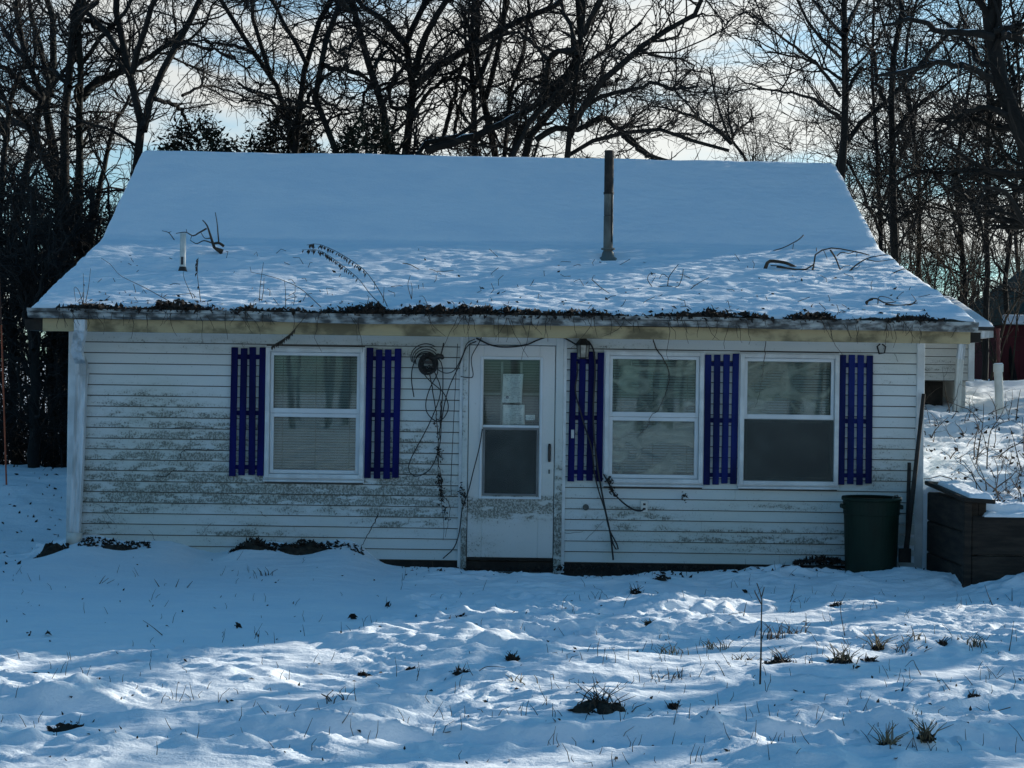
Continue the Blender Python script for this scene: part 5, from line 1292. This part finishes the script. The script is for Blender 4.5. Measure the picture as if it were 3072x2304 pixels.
stickset('fallen_branch', 'forked broken branch lying on the roof right of the white vent pipe', 'branch', c5(1835, 1005), [
  ([c5(1835, 1010), c5(1830, 985), c5(1780, 950), c5(1765, 910), c5(1740, 830), c5(1715, 760), c5(1680, 720)], 5, 1.4, .1), ([c5(1850, 975), c5(1790, 955)], 4.5, 4), ([c5(1855, 935), c5(1815, 910), c5(1770, 915)], 4, 3),
  ([c5(1815, 910), c5(1808, 830), c5(1800, 740), c5(1785, 655)], 2, .9, -.15), ([c5(1712, 790), c5(1650, 825), c5(1600, 850), c5(1540, 820), c5(1460, 830)], 2.4, .9, .15), ([c5(1550, 820), c5(1545, 795)], 1, .6),
  ([c5(1760, 910), c5(1690, 890), c5(1630, 915), c5(1575, 885)], 2, .9, -.1), ([c5(1755, 868), c5(1700, 870), c5(1665, 820)], 1.5, .8), ([c5(1590, 850), c5(1580, 880)], 1, .6)], group=G1)
stickset('fallen_twig', 'small bent twig on the roof left of the vent pipe', 'branch', c5(1450, 890), [([c5(1450, 890), c5(1400, 825), c5(1345, 808)], 1.3, .8), ([c5(1400, 822), c5(1420, 815)], 1, .6)], group=G1)
stickset('fallen_branch', 'thick bark-covered broken limb on the right of the roof', 'branch', c8(65, 850), [([c8(65, 850), c8(90, 790), c8(150, 785), c8(240, 800), c8(320, 835)], 5, 3.6), ([c8(110, 820), c8(190, 825), c8(290, 850)], 1.5, 1)], group=G1)
stickset('fallen_branch', 'long arched branch at the right end of the roof', 'branch', c8(470, 865), [
  ([c8(160, 830), c8(360, 855), c8(455, 830), c8(480, 760), c8(490, 700), c8(580, 690), c8(640, 668), c8(720, 690), c8(820, 705), c8(930, 735)], 2.6, 1.4), ([c8(605, 690), c8(650, 760), c8(690, 860), c8(740, 920), c8(790, 960)], 2.4, 1),
  ([c8(740, 910), c8(780, 850), c8(850, 795), c8(930, 755), c8(1090, 725)], 2.4, 1), ([c8(910, 770), c8(1000, 785), c8(1150, 765)], 1.4, .7), ([c8(550, 695), c8(570, 740), c8(580, 770)], 1, .6), ([c8(690, 850), c8(720, 825), c8(770, 820)], 1, .6),
  ([c8(660, 740), c8(700, 710), c8(760, 720), c8(825, 700), c8(820, 745)], 1.5, .8), ([c8(490, 700), c8(490, 672)], 1.2, .7), ([c8(455, 865), c8(470, 820)], 3, 2)], group=G1)
stickset('fallen_branch', 'straight thin branch sticking up from the roof at the right', 'branch', c8(135, 697), [([c8(130, 698), c8(220, 670), c8(300, 630), c8(350, 600), c8(382, 568)], 1.3, 1.6, .1), ([c8(300, 640), c8(290, 710)], 1, .6)], group=G1)
stickset('fallen_twig', 'short forked twig near the right roof edge', 'branch', c8(1120, 886), [([c8(1120, 886), c8(1210, 850), c8(1300, 862)], 1.6, 1), ([c8(1210, 850), c8(1225, 835)], 1, .6)], group=G1)
stickset('fallen_branch', 'curled weathered twig tangle in the middle right of the roof', 'branch', c7(1370, 1000), [
  ([c7(1225, 1010), c7(1300, 1000), c7(1400, 990), c7(1470, 1000), c7(1510, 920), c7(1520, 850)], 1.4, .9), ([c7(1390, 1000), c7(1400, 920), c7(1440, 860), c7(1480, 810)], 1.4, .8), ([c7(1265, 1000), c7(1225, 940), c7(1240, 890), c7(1290, 885)], 1.2, .7),
  ([c7(1395, 920), c7(1350, 890), c7(1320, 930)], 1, .6), ([c7(1260, 960), c7(1290, 910)], .9, .6)], group=G1)
stickset('fallen_twig', 'thin forked twig lying across the middle of the roof', 'branch', c6(1420, 858), [([c6(1265, 800), c6(1330, 812), c6(1420, 858), c6(1560, 868), c6(1690, 862)], 1.3, .7), ([c6(1420, 858), c6(1395, 880)], 1, .6), ([c6(1530, 868), c6(1525, 910)], .9, .5)], group=G1)
stickset('fallen_branch', 'dark nest-like clump of twigs low on the right of the roof', 'branch', c8(1180, 1150), [
  ([c8(910, 1135), c8(930, 1100), c8(990, 1095), c8(1060, 1130), c8(1150, 1120)], 2.2, 1.4), ([c8(1060, 1140), c8(1180, 1150), c8(1330, 1130)], 2.2, 1.2), ([c8(1160, 1160), c8(1270, 1145), c8(1320, 1110)], 3, 1.4), ([c8(1000, 1140), c8(1010, 1080), c8(1080, 1085), c8(1130, 1110)], 1.4, .8),
  ([c8(910, 1140), c8(905, 1120), c8(960, 1100)], 3, 2), ([c8(940, 1240), c8(1000, 1210), c8(1100, 1225), c8(1180, 1230), c8(1500, 1262)], 1.4, .9), ([c8(1050, 1210), c8(1120, 1240), c8(1270, 1245)], 3, 2)], group=G1)
stickset('fallen_twig', 'thin straight twig low on the roof right of the stove pipe', 'branch', c7(930, 1065), [([c7(760, 935), c7(840, 1005), c7(930, 1065)], 1.2, .7)], group=G1)
stickset('fallen_twig', 'small forked twig on the roof right of the twig tangle', 'branch', c7(1580, 1015), [([c7(1580, 1015), c7(1640, 970), c7(1735, 918)], 1.2, .7), ([c7(1640, 975), c7(1600, 985)], .9, .5)], group=G1)

G2 = 'dry weeds growing in the gutter'
def weed(label, pts_list, base, D=14.52, leaves=0, seed=0):
    t = stickset('dry_weed', label, 'weed', base, [(p, .95, .45) for p in pts_list], D=D, group=G2, n=16, sides=4)
    if leaves:
        rr = np.random.RandomState(seed); o = P(base[0], base[1], D); q = []
        V = []; F = []
        for p in pts_list:
            w = spline([P(a, b, D) for a, b in p], 60)
            for i in range(leaves):
                f = .35+.65*rr.rand()**.7; c_ = w[int(f*59)]-o; L = rr.uniform(.03, .06); wd = .0045
                d = np.array((-.25+rr.normal()*.25, rr.normal()*.3, -1)); d /= np.linalg.norm(d); e = c_+d*L
                n0 = len(V); V += [c_+(wd, 0, 0), e, c_-(wd, 0, 0), (c_+e)/2+(-.012, .004, .0)]; F.append((n0, n0+1, n0+3)); F.append((n0+1, n0+2, n0+3))
        link('leaves', mesh_np('leaves', np.array(V), np.array(F)), M['weed'], t)
    return t
weed('tall arching dry goldenrod pair drooping left over the roof', [[c6(1110, 1165), c6(1000, 1060), c6(900, 930), c6(780, 830), c6(650, 735), c6(560, 690), c6(430, 690)], [c6(1140, 1160), c6(1080, 1040), c6(960, 870), c6(830, 770), c6(690, 690), c6(560, 640), c6(470, 650)]], c6(1125, 1165), leaves=45, seed=2)
weed('slanting dry stalk rising left over the roof from the gutter', [[c5(1410, 1395), c5(1200, 1280), c5(1000, 1180), c5(920, 1090), c5(840, 1035)]], c5(1410, 1395))
weed('upright dry stalks at the left end of the gutter', [[c5(690, 1410), c5(695, 1290), c5(690, 1160)], [c5(710, 1400), c5(735, 1270), c5(752, 1120)], [c5(690, 1410), c5(650, 1300), c5(615, 1280), c5(628, 1395)]], c5(690, 1410))
weed('tall upright stalk with seed spike above the left gutter', [[c5(1665, 1400), c5(1650, 1280), c5(1635, 1150), c5(1645, 1030)]], c5(1665, 1400), leaves=16, seed=4)
weed('thin upright stalk beside the seed spike above the gutter', [[c5(2150, 1395), c5(2160, 1250), c5(2185, 1070)], [c5(2170, 1390), c5(2185, 1300), c5(2190, 1200)]], c5(2155, 1395))
weed('slanting stalk crossing the snow left of the goldenrod', [[c6(590, 1165), c6(430, 1020), c6(280, 945), c6(110, 895), c6(10, 875), c6(0, 830)]], c6(590, 1165))
weed('single bare stalk just left of the slanting stalk', [[c6(295, 1170), c6(295, 1040), c6(285, 940)]], c6(295, 1170))
weed('small bent stalk right of the goldenrod', [[c6(1340, 1095), c6(1345, 1010), c6(1335, 960)], [c6(1340, 1100), c6(1310, 985), c6(1330, 900)]], c6(1340, 1130))
weed('short bare stalk at the foot of the goldenrod', [[c6(1105, 1130), c6(1112, 1000)]], c6(1105, 1150))
weed('wispy stalk leaning left above the left gutter', [[c5(1600, 1370), c5(1530, 1210), c5(1520, 1140)], [c5(1615, 1365), c5(1590, 1330), c5(1430, 1345)]], c5(1605, 1380))
weed('curled dry stem on the snow near the middle of the gutter', [[c6(1480, 1165), c6(1440, 1080), c6(1405, 1075)]], c6(1480, 1180))
weed('drooping dead goldenrod hanging below the gutter over the left window', [[c6(480, 1215), c6(420, 1290), c6(340, 1380), c6(260, 1440), c6(180, 1485)]], c6(480, 1215), D=14.36, leaves=60, seed=9)

# leaves and rot in the gutter, roots and vines hanging from it
rg = np.random.RandomState(21); q = []
n = 9000; x = rg.uniform(GL+.25, GR-.3, n)
dens = np.clip(.75+1.5*fbm(x*1.6, x*0, 3, 5), 0, 1.3); dens = np.where(x < -3.2, dens*.6, dens); dens = np.where(x > 3.0, dens*.55, dens)
ok = rg.rand(n) < dens; x = x[ok]; hmax = .02+.10*np.clip(dens[ok], 0, 1)*np.clip(.4+1.5*np.abs(fbm(x*5, x*0+2, 2, 9)), 0, 1.3)
gp = np.stack([x, -.58+.14*rg.rand(len(x)), GZ1-.015+hmax*rg.rand(len(x))**1.2], 1)
leafset('gutter_leaves', gp, .032, 22, mat='deadleaf', label='rotting dark leaves and soil heaped in the long gutter', category='leaves', kind='stuff')
xx = np.linspace(GL+.03, GR-.03, 400); prof = np.clip(.015+.06*np.clip(.55+1.3*fbm(xx*1.6, xx*0, 3, 5), 0, 1.2)*(.6+.9*np.abs(fbm(xx*6, xx*0+4, 2, 8))), .008, .1)
V = np.concatenate([np.stack([xx, 0*xx-.566, 0*xx+GZ1-.03], 1), np.stack([xx, 0*xx-.535, GZ1-.02+prof], 1), np.stack([xx, 0*xx-.46, GZ1+.0+prof*.9], 1), np.stack([xx, 0*xx-.458, 0*xx+GZ1-.05], 1)])
m_ = len(xx); F = [(a*m_+i, a*m_+i+1, (a+1)*m_+i+1, (a+1)*m_+i) for a in range(3) for i in range(m_-1)]
link('gutter_soil', mesh_np('gutter_soil', V, np.array(F)), M['earth'], None, label='dark rotted soil filling the front gutter', category='soil', kind='stuff')
# loose leaves on the lower roof
rl_ = []
for _ in range(110):
    t = rg.rand(); x = rg.uniform(-4.2, 4.0); y = -.45+2.3*rg.rand()**3
    rl_.append((x, y, roofsnow_z(x, y)+.004))
for _ in range(220):
    x = rg.uniform(-4.2, 4.1)
    if rg.rand() < .35+1.2*float(fbm(np.array([x*1.6]), np.array([0.]), 3, 5)[0]):
        y = -.47+.28*rg.rand()**1.6; rl_.append((x, y, roofsnow_z(x, y)+.006))
leafset('roof_leaves', rl_, .028, 23, label='scattered dead leaves on the lower snow of the roof', category='leaves', kind='stuff')
stk_ = []
rgk = np.random.RandomState(9)
for _ in range(100):
    x = rgk.uniform(-4.2, 4.0); y = -.45+2.6*rgk.rand()**1.7; L = rgk.uniform(.03, .13); a = rgk.uniform(0, 3.14)
    p = np.array((x, y, roofsnow_z(x, y)+.003)); d = np.array((math.cos(a), .4*math.sin(a), abs(math.sin(a))*.9)); k = rgk.normal(size=3)*.02
    stk_.append([p-d*.01, p+d*L*.5+k, p+d*L])
v, f = tubes_np(np.array(stk_), np.full((len(stk_), 3), .0028), 4)
link('roof_twigs', mesh_np('roof_twigs', v, f), M['weed'], None, label='bits of twig and stalk poking from the roof snow', category='twigs', kind='stuff')
hv = []; hr = []
for _ in range(230):
    x = rgk.uniform(GL+.3, GR-.2); 
    if rgk.rand() > .25+1.4*abs(float(fbm(np.array([x*.9]), np.array([7.]), 2, 3)[0])): continue
    L = rgk.uniform(.04, .26)*(1.6 if rgk.rand() < .15 else 1); y = -.578; p = np.array((x, y, GZ1-rgk.uniform(0, .06))); w = [p]
    d = np.array((rgk.normal()*.35, 0, -1.))
    for s in range(5):
        d = d+np.array((rgk.normal()*.35, rgk.normal()*.06+.03, -.15)); d /= np.linalg.norm(d); w.append(w[-1]+d*L/5)
    hv.append(w); hr.append(np.linspace(.0030, .0015, 6))
v, f = tubes_np(np.array(hv), np.array(hr), 4)
link('gutter_roots', mesh_np('gutter_roots', v, f), M['vine'], None, label='thin roots and vines hanging over the gutter front', category='roots', kind='stuff')
# short bare vines stuck to the siding
hv = []; hr = []
for _ in range(34):
    x = rgk.uniform(-4.0, 3.8); z = rgk.choice([rgk.uniform(.05, .5), rgk.uniform(1.9, 2.18)])
    if any(o[0]-.1 < x < o[1]+.1 and o[2]-.1 < z < o[3]+.1 for o in openings): continue
    L = rgk.uniform(.06, .3); p = np.array((x, -.026, z)); w = [p]; d = np.array((rgk.normal(), 0, rgk.normal()*.8))
    for s in range(5):
        d = d+np.array((rgk.normal()*.4, 0, rgk.normal()*.4)); d /= np.linalg.norm(d); w.append(w[-1]+d*L/5)
    hv.append(w); hr.append(np.full(6, .0016))
v, f = tubes_np(np.array(hv), np.array(hr), 4)
link('siding_tendrils', mesh_np('siding_tendrils', v, f), M['vine'], None, label='wispy dead tendrils stuck to the white siding', category='tendrils', kind='stuff')

# ------------------------------------------------------------------ leaf litter along the foot of the wall
q = []
for (px0, px1, py0, py1, n) in ((110, 205, 1630, 1690, 420), (235, 450, 1635, 1668, 420), (690, 830, 1615, 1665, 420), (820, 1010, 1620, 1672, 620), (1010, 1090, 1650, 1668, 120), (2380, 2540, 1668, 1690, 260), (1250, 2400, 1695, 1712, 420)):
    for _ in range(n):
        px = rgk.uniform(px0, px1); f = (px-px0)/(px1-px0); top = py0+(py1-py0)*(1-math.sin(math.pi*f))
        py = rgk.uniform(top, py1); p = P(px, py, 15-rgk.uniform(.05, .30)); p[2] = max(p[2], gz(p[0], p[1])+.003) if rgk.rand() < .5 else p[2]; q.append(p)
leafset('wall_leaf_litter', q, .030, 31, label='dark leaf litter and soil along the foot of the cottage wall', category='leaf litter', kind='stuff')
for (px, py, w, h, lab) in ((160, 1668, 48, 34, 'bare dark earth heap beside the downspout foot'), (345, 1662, 100, 18, 'low strip of dark earth right of the downspout'), (765, 1655, 55, 24, 'dark earth heap below the left shutter of the left window'), (915, 1660, 95, 30, 'larger dark earth heap below the left window'), (2470, 1690, 60, 14, 'dark earth heap left of the trash can')):
    c = P(px, py, 14.78); m_ = 14.78/FPX; U, Vv = np.meshgrid(np.linspace(-1, 1, 26), np.linspace(-1, 1, 16))
    zz = np.clip(1-U*U-Vv*Vv*.9, 0, 1)**.6*(1+.5*fbm(U*2+px, Vv*2, 3, 3))
    V = np.stack([U*w*m_, Vv*.14, zz*h*m_*1.3-.05], -1).reshape(-1, 3); ii = np.arange(U.size).reshape(U.shape)
    me = mesh_np('earth_heap', V, np.stack([ii[:-1, :-1], ii[:-1, 1:], ii[1:, 1:], ii[1:, :-1]], -1).reshape(-1, 4)); smooth(me)
    o = link('earth_heap', me, M['earth'], None, label=lab, category='earth', group='earth heaps at the wall foot'); o.location = (c[0], c[1], max(c[2]-.02, gz(c[0], c[1])-.01))

# ------------------------------------------------------------------ yard: clods, tufts, stalks
def E8(x, y): return (1972+x*.4973, 1600+y*.4973)
def E7(x, y): return (x*.4973, 1600+y*.4973)
def EM(x, y): return (1000+x*.4973, 1600+y*.4973)
def tuft(label, px, n, h, mat, seed, clod=0., spread=.05, name='grass_tuft', group='grass tufts in the snow'):
    c = gpt(*px); rg = np.random.RandomState(seed)
    t = thing(name, label, 'grass tuft' if name == 'grass_tuft' else 'clod', tuple(c), group)
    n = max(5, int(n*.8)); a = rg.rand(n)*6.28; lean = rg.uniform(.0, .9, n); L = 1.25*h*rg.uniform(.5, 1.2, n)
    p0 = np.stack([rg.normal(size=n)*spread, rg.normal(size=n)*spread*.7, 0*a-.015], 1)
    d = np.stack([np.cos(a)*lean, np.sin(a)*lean, np.ones(n)], 1); d /= np.linalg.norm(d, axis=1, keepdims=True)
    p1 = p0+d*L[:, None]*.5; p2 = p1+(d+np.stack([np.cos(a)*.4, np.sin(a)*.4, -.3+0*a], 1))*L[:, None]*.5
    v, f = tubes_np(np.stack([p0, p1, p2], 1), np.stack([0*a+.0042, 0*a+.0034, 0*a+.0012], 1), 3)
    link('blades', mesh_np('blades', v, f), M[mat], t, kind='stuff')
    if clod:
        U, Vv = np.meshgrid(np.linspace(0, 2*math.pi, 25)[:-1], np.linspace(.02, 1, 9))
        r_ = clod*np.sin(Vv*math.pi/2)*(1+.55*fbm(np.cos(U)*1.6+seed, np.sin(U)*1.6, 3, 3)); zz = .40*clod*np.cos(Vv*math.pi/2)*(1+1.1*fbm(np.cos(U)*2*Vv+seed, np.sin(U)*2*Vv, 3, 7))-.006
        V = np.stack([r_*np.cos(U)*1.25, r_*np.sin(U), zz], -1).reshape(-1, 3); k = U.shape[1]; F = [(i*k+j, (i+1)*k+j, (i+1)*k+(j+1) % k, i*k+(j+1) % k) for i in range(U.shape[0]-1) for j in range(k)]
        me = mesh_np('clod', V, np.array(F)); link('earth', me, M['earth'], t)
        m_ = 26; aa = rg.rand(m_)*6.28; rr_ = clod*1.3*np.sqrt(rg.rand(m_)); leafset('soil_crumbs', np.stack([np.cos(aa)*rr_*1.3, np.sin(aa)*rr_, .55*clod*np.clip(1-(rr_/clod)**2, 0, 1)+.006], 1), .022, seed+500, t, kind='stuff')
TF = [(EM(1600,1060), 44, .15, 'weed', .10, 'large earth clod with dry grass in the middle of the yard'), (E8(690,640), 26, .11, 'weed', 0, 'dark grass tuft right of the sapling stem'),
 (E8(795,620), 30, .10, 'weed', 0, 'spreading dark tuft a little right of the sapling'), (E8(1335,710), 28, .12, 'straw', .025, 'dense upright tuft right of centre on the right side'),
 (E8(1465,690), 20, .08, 'weed', 0, 'short dark tuft beside the dense upright tuft'), (E8(1560,690), 18, .07, 'straw', 0, 'row of short stubble right of the dense tuft'),
 (E8(520,755), 22, .08, 'straw', .06, 'dark clod with pale grass left of the sapling foot'), (E8(755,790), 16, .10, 'weed', .05, 'dark upright clod right of the sapling foot'),
 (E8(715,815), 6, .05, 'weed', .055, 'round dark clod close to the sapling foot'), (E8(1110,780), 30, .11, 'straw', .05, 'slanting grassy clod left of the dense tuft'),
 (E8(1280,760), 14, .06, 'weed', .03, 'small dark tuft below the dense tuft'), (E8(1715,645), 16, .07, 'weed', .02, 'small dark tuft in the sunlit band at the right'),
 (E8(1890,680), 26, .08, 'straw', 0, 'pale flattened tuft at the right edge of the sunlit band'), (E8(1390,1275), 30, .11, 'straw', .03, 'straw tuft low in the right foreground'),
 (E8(1620,1290), 40, .10, 'straw', .03, 'golden straw tuft at the lower right'), (E8(1905,1020), 14, .06, 'weed', .035, 'dark clod at the right in the sunlit snow'),
 (E8(90,725), 22, .08, 'straw', 0, 'pale stubble tuft at the middle of the yard'), (E8(345,705), 24, .07, 'straw', 0, 'pale stubble left of the sapling'),
 (E8(100,1060), 8, .06, 'weed', .02, 'dark curled tuft right of the large clod'), (E8(80,880), 16, .07, 'weed', 0, 'slanted tuft above the large clod'),
 (EM(790,500), 8, .05, 'weed', .07, 'flat dark clod below the door'), (EM(1080,750), 22, .06, 'weed', .03, 'brown tuft on the side of the large drift'),
 (EM(770,830), 14, .07, 'weed', .035, 'dark tuft at the foot of the large drift'), (EM(190,720), 10, .06, 'weed', .025, 'dark tuft on the small drift below the door'),
 (EM(470,830), 8, .04, 'weed', .02, 'small dark tuft left of the large drift'), (EM(1120,905), 12, .06, 'straw', 0, 'short stubble below the large drift'),
 (EM(1900,565), 18, .06, 'straw', .015, 'brown tuft on the sunlit snow right of the door'), (EM(20,1005), 10, .06, 'weed', 0, 'stubble tuft left in the lower yard'),
 (E7(415,1020), 4, .03, 'weed', .06, 'dark clod topping the drift at the left'), (E7(1590,170), 12, .08, 'weed', 0, 'dark twig tuft on the bank by the wall'), (E7(300,1200), 4, .03, 'weed', .0, 'tiny stubble at the lower left'),
 (EM(1980,280), 3, .03, 'weed', .05, 'flat brown clod below the middle window'), (EM(1820,380), 16, .10, 'weed', .03, 'dark twiggy clump on the sunlit edge below the middle window'), (E8(1090,440), 8, .06, 'weed', .035, 'dark clod in the shade below the right window')]
for i, (px, n, h, mt_, cl, lab) in enumerate(TF): tuft(lab, px, n, h, mt_, 200+i, cl, .05 if not cl else cl*.6)
def stalk(label, limbs, r=1.2, name='weed_stalk', mat='weed', r1=.5):
    b = limbs[0][0]; c = gpt(*b); D = c[1]-CAMY
    return stickset(name, label, 'weed', b, [(p, r*(1 if i == 0 else .6), r1) for i, p in enumerate(limbs)], mat, D=D, group='weed stalks in the yard', sides=5)
stalk('tall thin forked sapling stem standing in the yard', [[E8(620, 912), E8(626, 700), E8(628, 500), E8(630, 400), E8(612, 330), E8(600, 300)], [E8(630, 380), E8(645, 325)], [E8(626, 425), E8(592, 360), E8(588, 345)]], 2.6, 'sapling', r1=1.2)
SK = [([[E8(795, 428), E8(815, 380), E8(830, 305)]], 'bent dark stalk right of the sapling top'), ([[E8(520, 500), E8(530, 450), E8(538, 415)], [E8(520, 475), E8(430, 490)]], 'short forked stalk left of the sapling'),
 ([[E8(230, 1375), E8(240, 1330), E8(256, 1285)]], 'stout short stalk at the bottom of the yard'), ([[E8(685, 1130), E8(675, 1080), E8(668, 1030)]], 'stout stub below the sapling'), ([[E8(1590, 852), E8(1560, 800), E8(1540, 765), E8(1495, 805)]], 'bent stalk right of the dense tuft'),
 ([[E8(1765, 945), E8(1735, 905), E8(1712, 876)]], 'short dark stick in the right drift'), ([[E8(1560, 965), E8(1500, 940), E8(1435, 950), E8(1432, 970)]], 'dark curved stick lying on the right drift'), ([[E8(2130, 1050), E8(2050, 1070), E8(1980, 1075), E8(1920, 1045)]], 'long curved stick lying at the right'),
 ([[EM(860, 848), EM(910, 810), EM(960, 803), EM(1035, 808)]], 'thin arched stem on the large drift'), ([[EM(1330, 880), EM(1325, 850), EM(1305, 855)]], 'dark angled chip below the large drift'), ([[EM(1580, 880), EM(1572, 850), EM(1565, 825)]], 'short upright stub left of the large clod'),
 ([[EM(1285, 1035), EM(1288, 980)], [EM(1285, 1010), EM(1250, 945), EM(1240, 910)], [EM(1262, 1038), EM(1288, 1000)]], 'crossed stems in the middle foreground'), ([[E7(980, 615), E7(920, 565), E7(862, 525)]], 'long thin stem lying in the shaded snow at the left'),
 ([[E7(2065, 1145), E7(2095, 1100), E7(2120, 1050)]], 'slanting stem in the lower left foreground'), ([[E8(1135, 640), E8(1120, 560), E8(1105, 460), E8(1115, 400)]], 'tall wispy stem left of the dense tuft'), ([[E8(898, 575), E8(898, 530), E8(896, 480)]], 'upright thin stem behind the dark tufts'),
 ([[E8(2122, 712), E8(2135, 640), E8(2150, 530)]], 'tall thin stem at the right edge'), ([[E8(1540, 630), E8(1542, 590), E8(1530, 555)]], 'thin stem standing in the sunlit band'), ([[E7(600, 305), E7(620, 275), E7(635, 255)], [E7(615, 300), E7(655, 270)], [E7(645, 302), E7(690, 280)]], 'dark splayed twigs on the shaded snow at the left'),
 ([[E7(1060, 325), E7(1080, 275)]], 'short stem in the shaded snow below the left window'), ([[E7(1128, 328), E7(1162, 288)]], 'leaning short stem in the shaded snow below the left window'), ([[E7(960, 322), E7(930, 275)]], 'left-leaning short stem in the shaded snow'),
 ([[E8(2140, 410), E8(2140, 330)], [E8(2130, 405), E8(2100, 370)]], 'twin stems near the retaining wall'), ([[E8(2025, 440), E8(1995, 370), E8(1975, 310)]], 'thin leaning stem near the retaining wall'), ([[E8(405, 860), E8(380, 810), E8(348, 765)]], 'leaning stem left of the dark clods')]
for lm, lab in SK: stalk(lab, lm, 1.3)
# dead leaves large enough to see
for i, (px, s, lab) in enumerate(((EM(118, 520), .05, 'curled dead leaf on the shaded snow below the left window'), (E7(288, 620), .03, 'small brown leaf at the left of the shaded snow'), (E7(1430, 573), .03, 'small dead leaf left of the door path'), (EM(335, 445), .035, 'dead leaf on the snow below the door'), (E8(1200, 828), .02, 'leaf bit in the right drift'), (E8(535, 365), .04, 'dead leaf above the sapling'), (E7(170, 620), .02, 'tiny pale leaf at the far left of the snow'))):
    c = gpt(*px); o = leafset('dead_leaf', np.array([(0, 0, .01), (.01, .01, .012), (-.012, .006, .014)]), s, 300+i, label=lab, category='leaf', group='dead leaves on the snow'); o.location = tuple(c+np.array((0, 0, .01)))
# stubble and bits
rgs = np.random.RandomState(77)
def litter_pts(n):
    px = rgs.uniform(0, 3072, n); py = 1700+600*rgs.rand(n)**1.1; v = -(px-1536)*SR+(py-1152)*CR; u = (px-1536)*CR+(py-1152)*SR
    D = FPX*EYE/v; x = u*D/FPX; y = CAMY+D; z = h_ground(x, y); return np.stack([x, y, z], 1), px
pp, px = litter_pts(900); ok = rgs.rand(900) < np.where(px > 1700, 1, .38); pp = pp[ok]; n = len(pp)
cl = pp[rgs.randint(0, n, n)]+np.stack([rgs.normal(size=n)*.10, rgs.normal(size=n)*.10, np.zeros(n)], 1); use = rgs.rand(n) < .55; pp[use] = cl[use]; pp[:, 2] = h_ground(pp[:, 0], pp[:, 1])
a = rgs.rand(n)*6.28; L = rgs.uniform(.02, .10, n); lean = rgs.uniform(0, .9, n); d = np.stack([np.cos(a)*lean, np.sin(a)*lean, np.ones(n)], 1); d /= np.linalg.norm(d, axis=1, keepdims=True)
v, f = tubes_np(np.stack([pp-d*.01, pp+d*L[:, None]*.5, pp+d*L[:, None]+rgs.normal(size=(n, 3))*.012], 1), np.stack([0*a+.0022, 0*a+.0019, 0*a+.001], 1), 3)
link('stubble', mesh_np('stubble', v, f), M['weed'], None, label='scattered grass stubble poking through the yard snow', category='stubble', kind='stuff')
pp, px = litter_pts(320); leafset('yard_leaf_bits', pp+np.array((0, 0, .006)), .016, 78, label='small dead leaf bits strewn over the yard snow', category='leaf bits', kind='stuff')
# litter on the left bank and along the wall foot on the right
x = np.r_[rgs.uniform(-6.6, -4.4, 260), rgs.uniform(-1, 3.6, 160)]; y = np.r_[rgs.uniform(-1.5, 4.5, 260), rgs.uniform(-.75, -.35, 160)]; z = h_ground(x, y)
leafset('bank_litter', np.stack([x, y, z+.006], 1), .03, 79, label='dead leaves and twigs on the snow bank left of the cottage', category='leaf litter', kind='stuff')
# brambles on the sunlit slope at the right
def slope_stems(rg): return stems(rg, 330, lambda r, n: 4.3+3.5*r.rand(n), lambda r, n: -1.0+6.0*r.rand(n)**2, .12, .6, .0055, .6, 5, .25)
rgb = np.random.RandomState(91); A, RA = slope_stems(rgb); B = grow(rgb, A, RA, 800, .1, 1, .06, .3, .9, .6, .0022, 4, .3, -.02, .004)
v, f = cat([tubes_np(A, RA, 4), tubes_np(B[0], B[1], 3)])
link('slope_brambles', mesh_np('slope_brambles', v, f), M['weed'], None, label='low tangled brambles on the sunlit slope above the retaining wall', category='brambles', kind='stuff')
x = 4.25+3.5*rgs.rand(700); y = -1.0+6*rgs.rand(700)**1.9; leafset('slope_leaves', np.stack([x, y, h_ground(x, y)+.008], 1), .035, 92, label='dead leaves lying on the sunlit slope', category='leaf litter', kind='stuff')
def S9(x, y): return (2650+x*.3014, 1000+y*.3014)
def slope_plant(label, limbs, D, r=1.8):
    b = limbs[0][0]; c = P(b[0], b[1], D)
    limbs[0] = [ (b[0], b[1]+8) ]+limbs[0][1:]
    return stickset('weed_stalk', label, 'weed', b, [(p, r*(1 if i == 0 else .7), .6) for i, p in enumerate(limbs)], D=D, group='bare shrubs on the right slope', sides=5)
def Dof(px, py):
    for D in np.arange(13.8, 24, .05):
        p = P(px, py, D)
        if p[2] < gz(p[0], p[1]): return D
    return 17
for lab, lm in (('forked bare shrub stem in the middle of the sunlit slope', [[S9(1030, 1350), S9(1040, 1150), S9(1070, 970), S9(1130, 880), S9(1180, 800), S9(1230, 680)], [S9(1075, 960), S9(1160, 900), S9(1250, 870)], [S9(1030, 1160), S9(1000, 1020)]]),
                ('upright thin bare stem on the slope left of the forked shrub', [[S9(920, 1300), S9(955, 1100), S9(990, 900), S9(1000, 700)], [S9(990, 890), S9(920, 820), S9(870, 770)]]),
                ('leaning bare stem at the right of the slope', [[S9(1390, 1400), S9(1330, 1200), S9(1290, 1030), S9(1258, 935)]]),
                ('low arching stem above the retaining wall cap', [[S9(1120, 1450), S9(1080, 1370), S9(1040, 1310)], [S9(1110, 1420), S9(1135, 1500)]]),
                ('thin stem rising near the white drain pipe', [[S9(1320, 860), S9(1340, 700), S9(1365, 560)]])):
    D = Dof(*lm[0][0]); slope_plant(lab, lm, D)
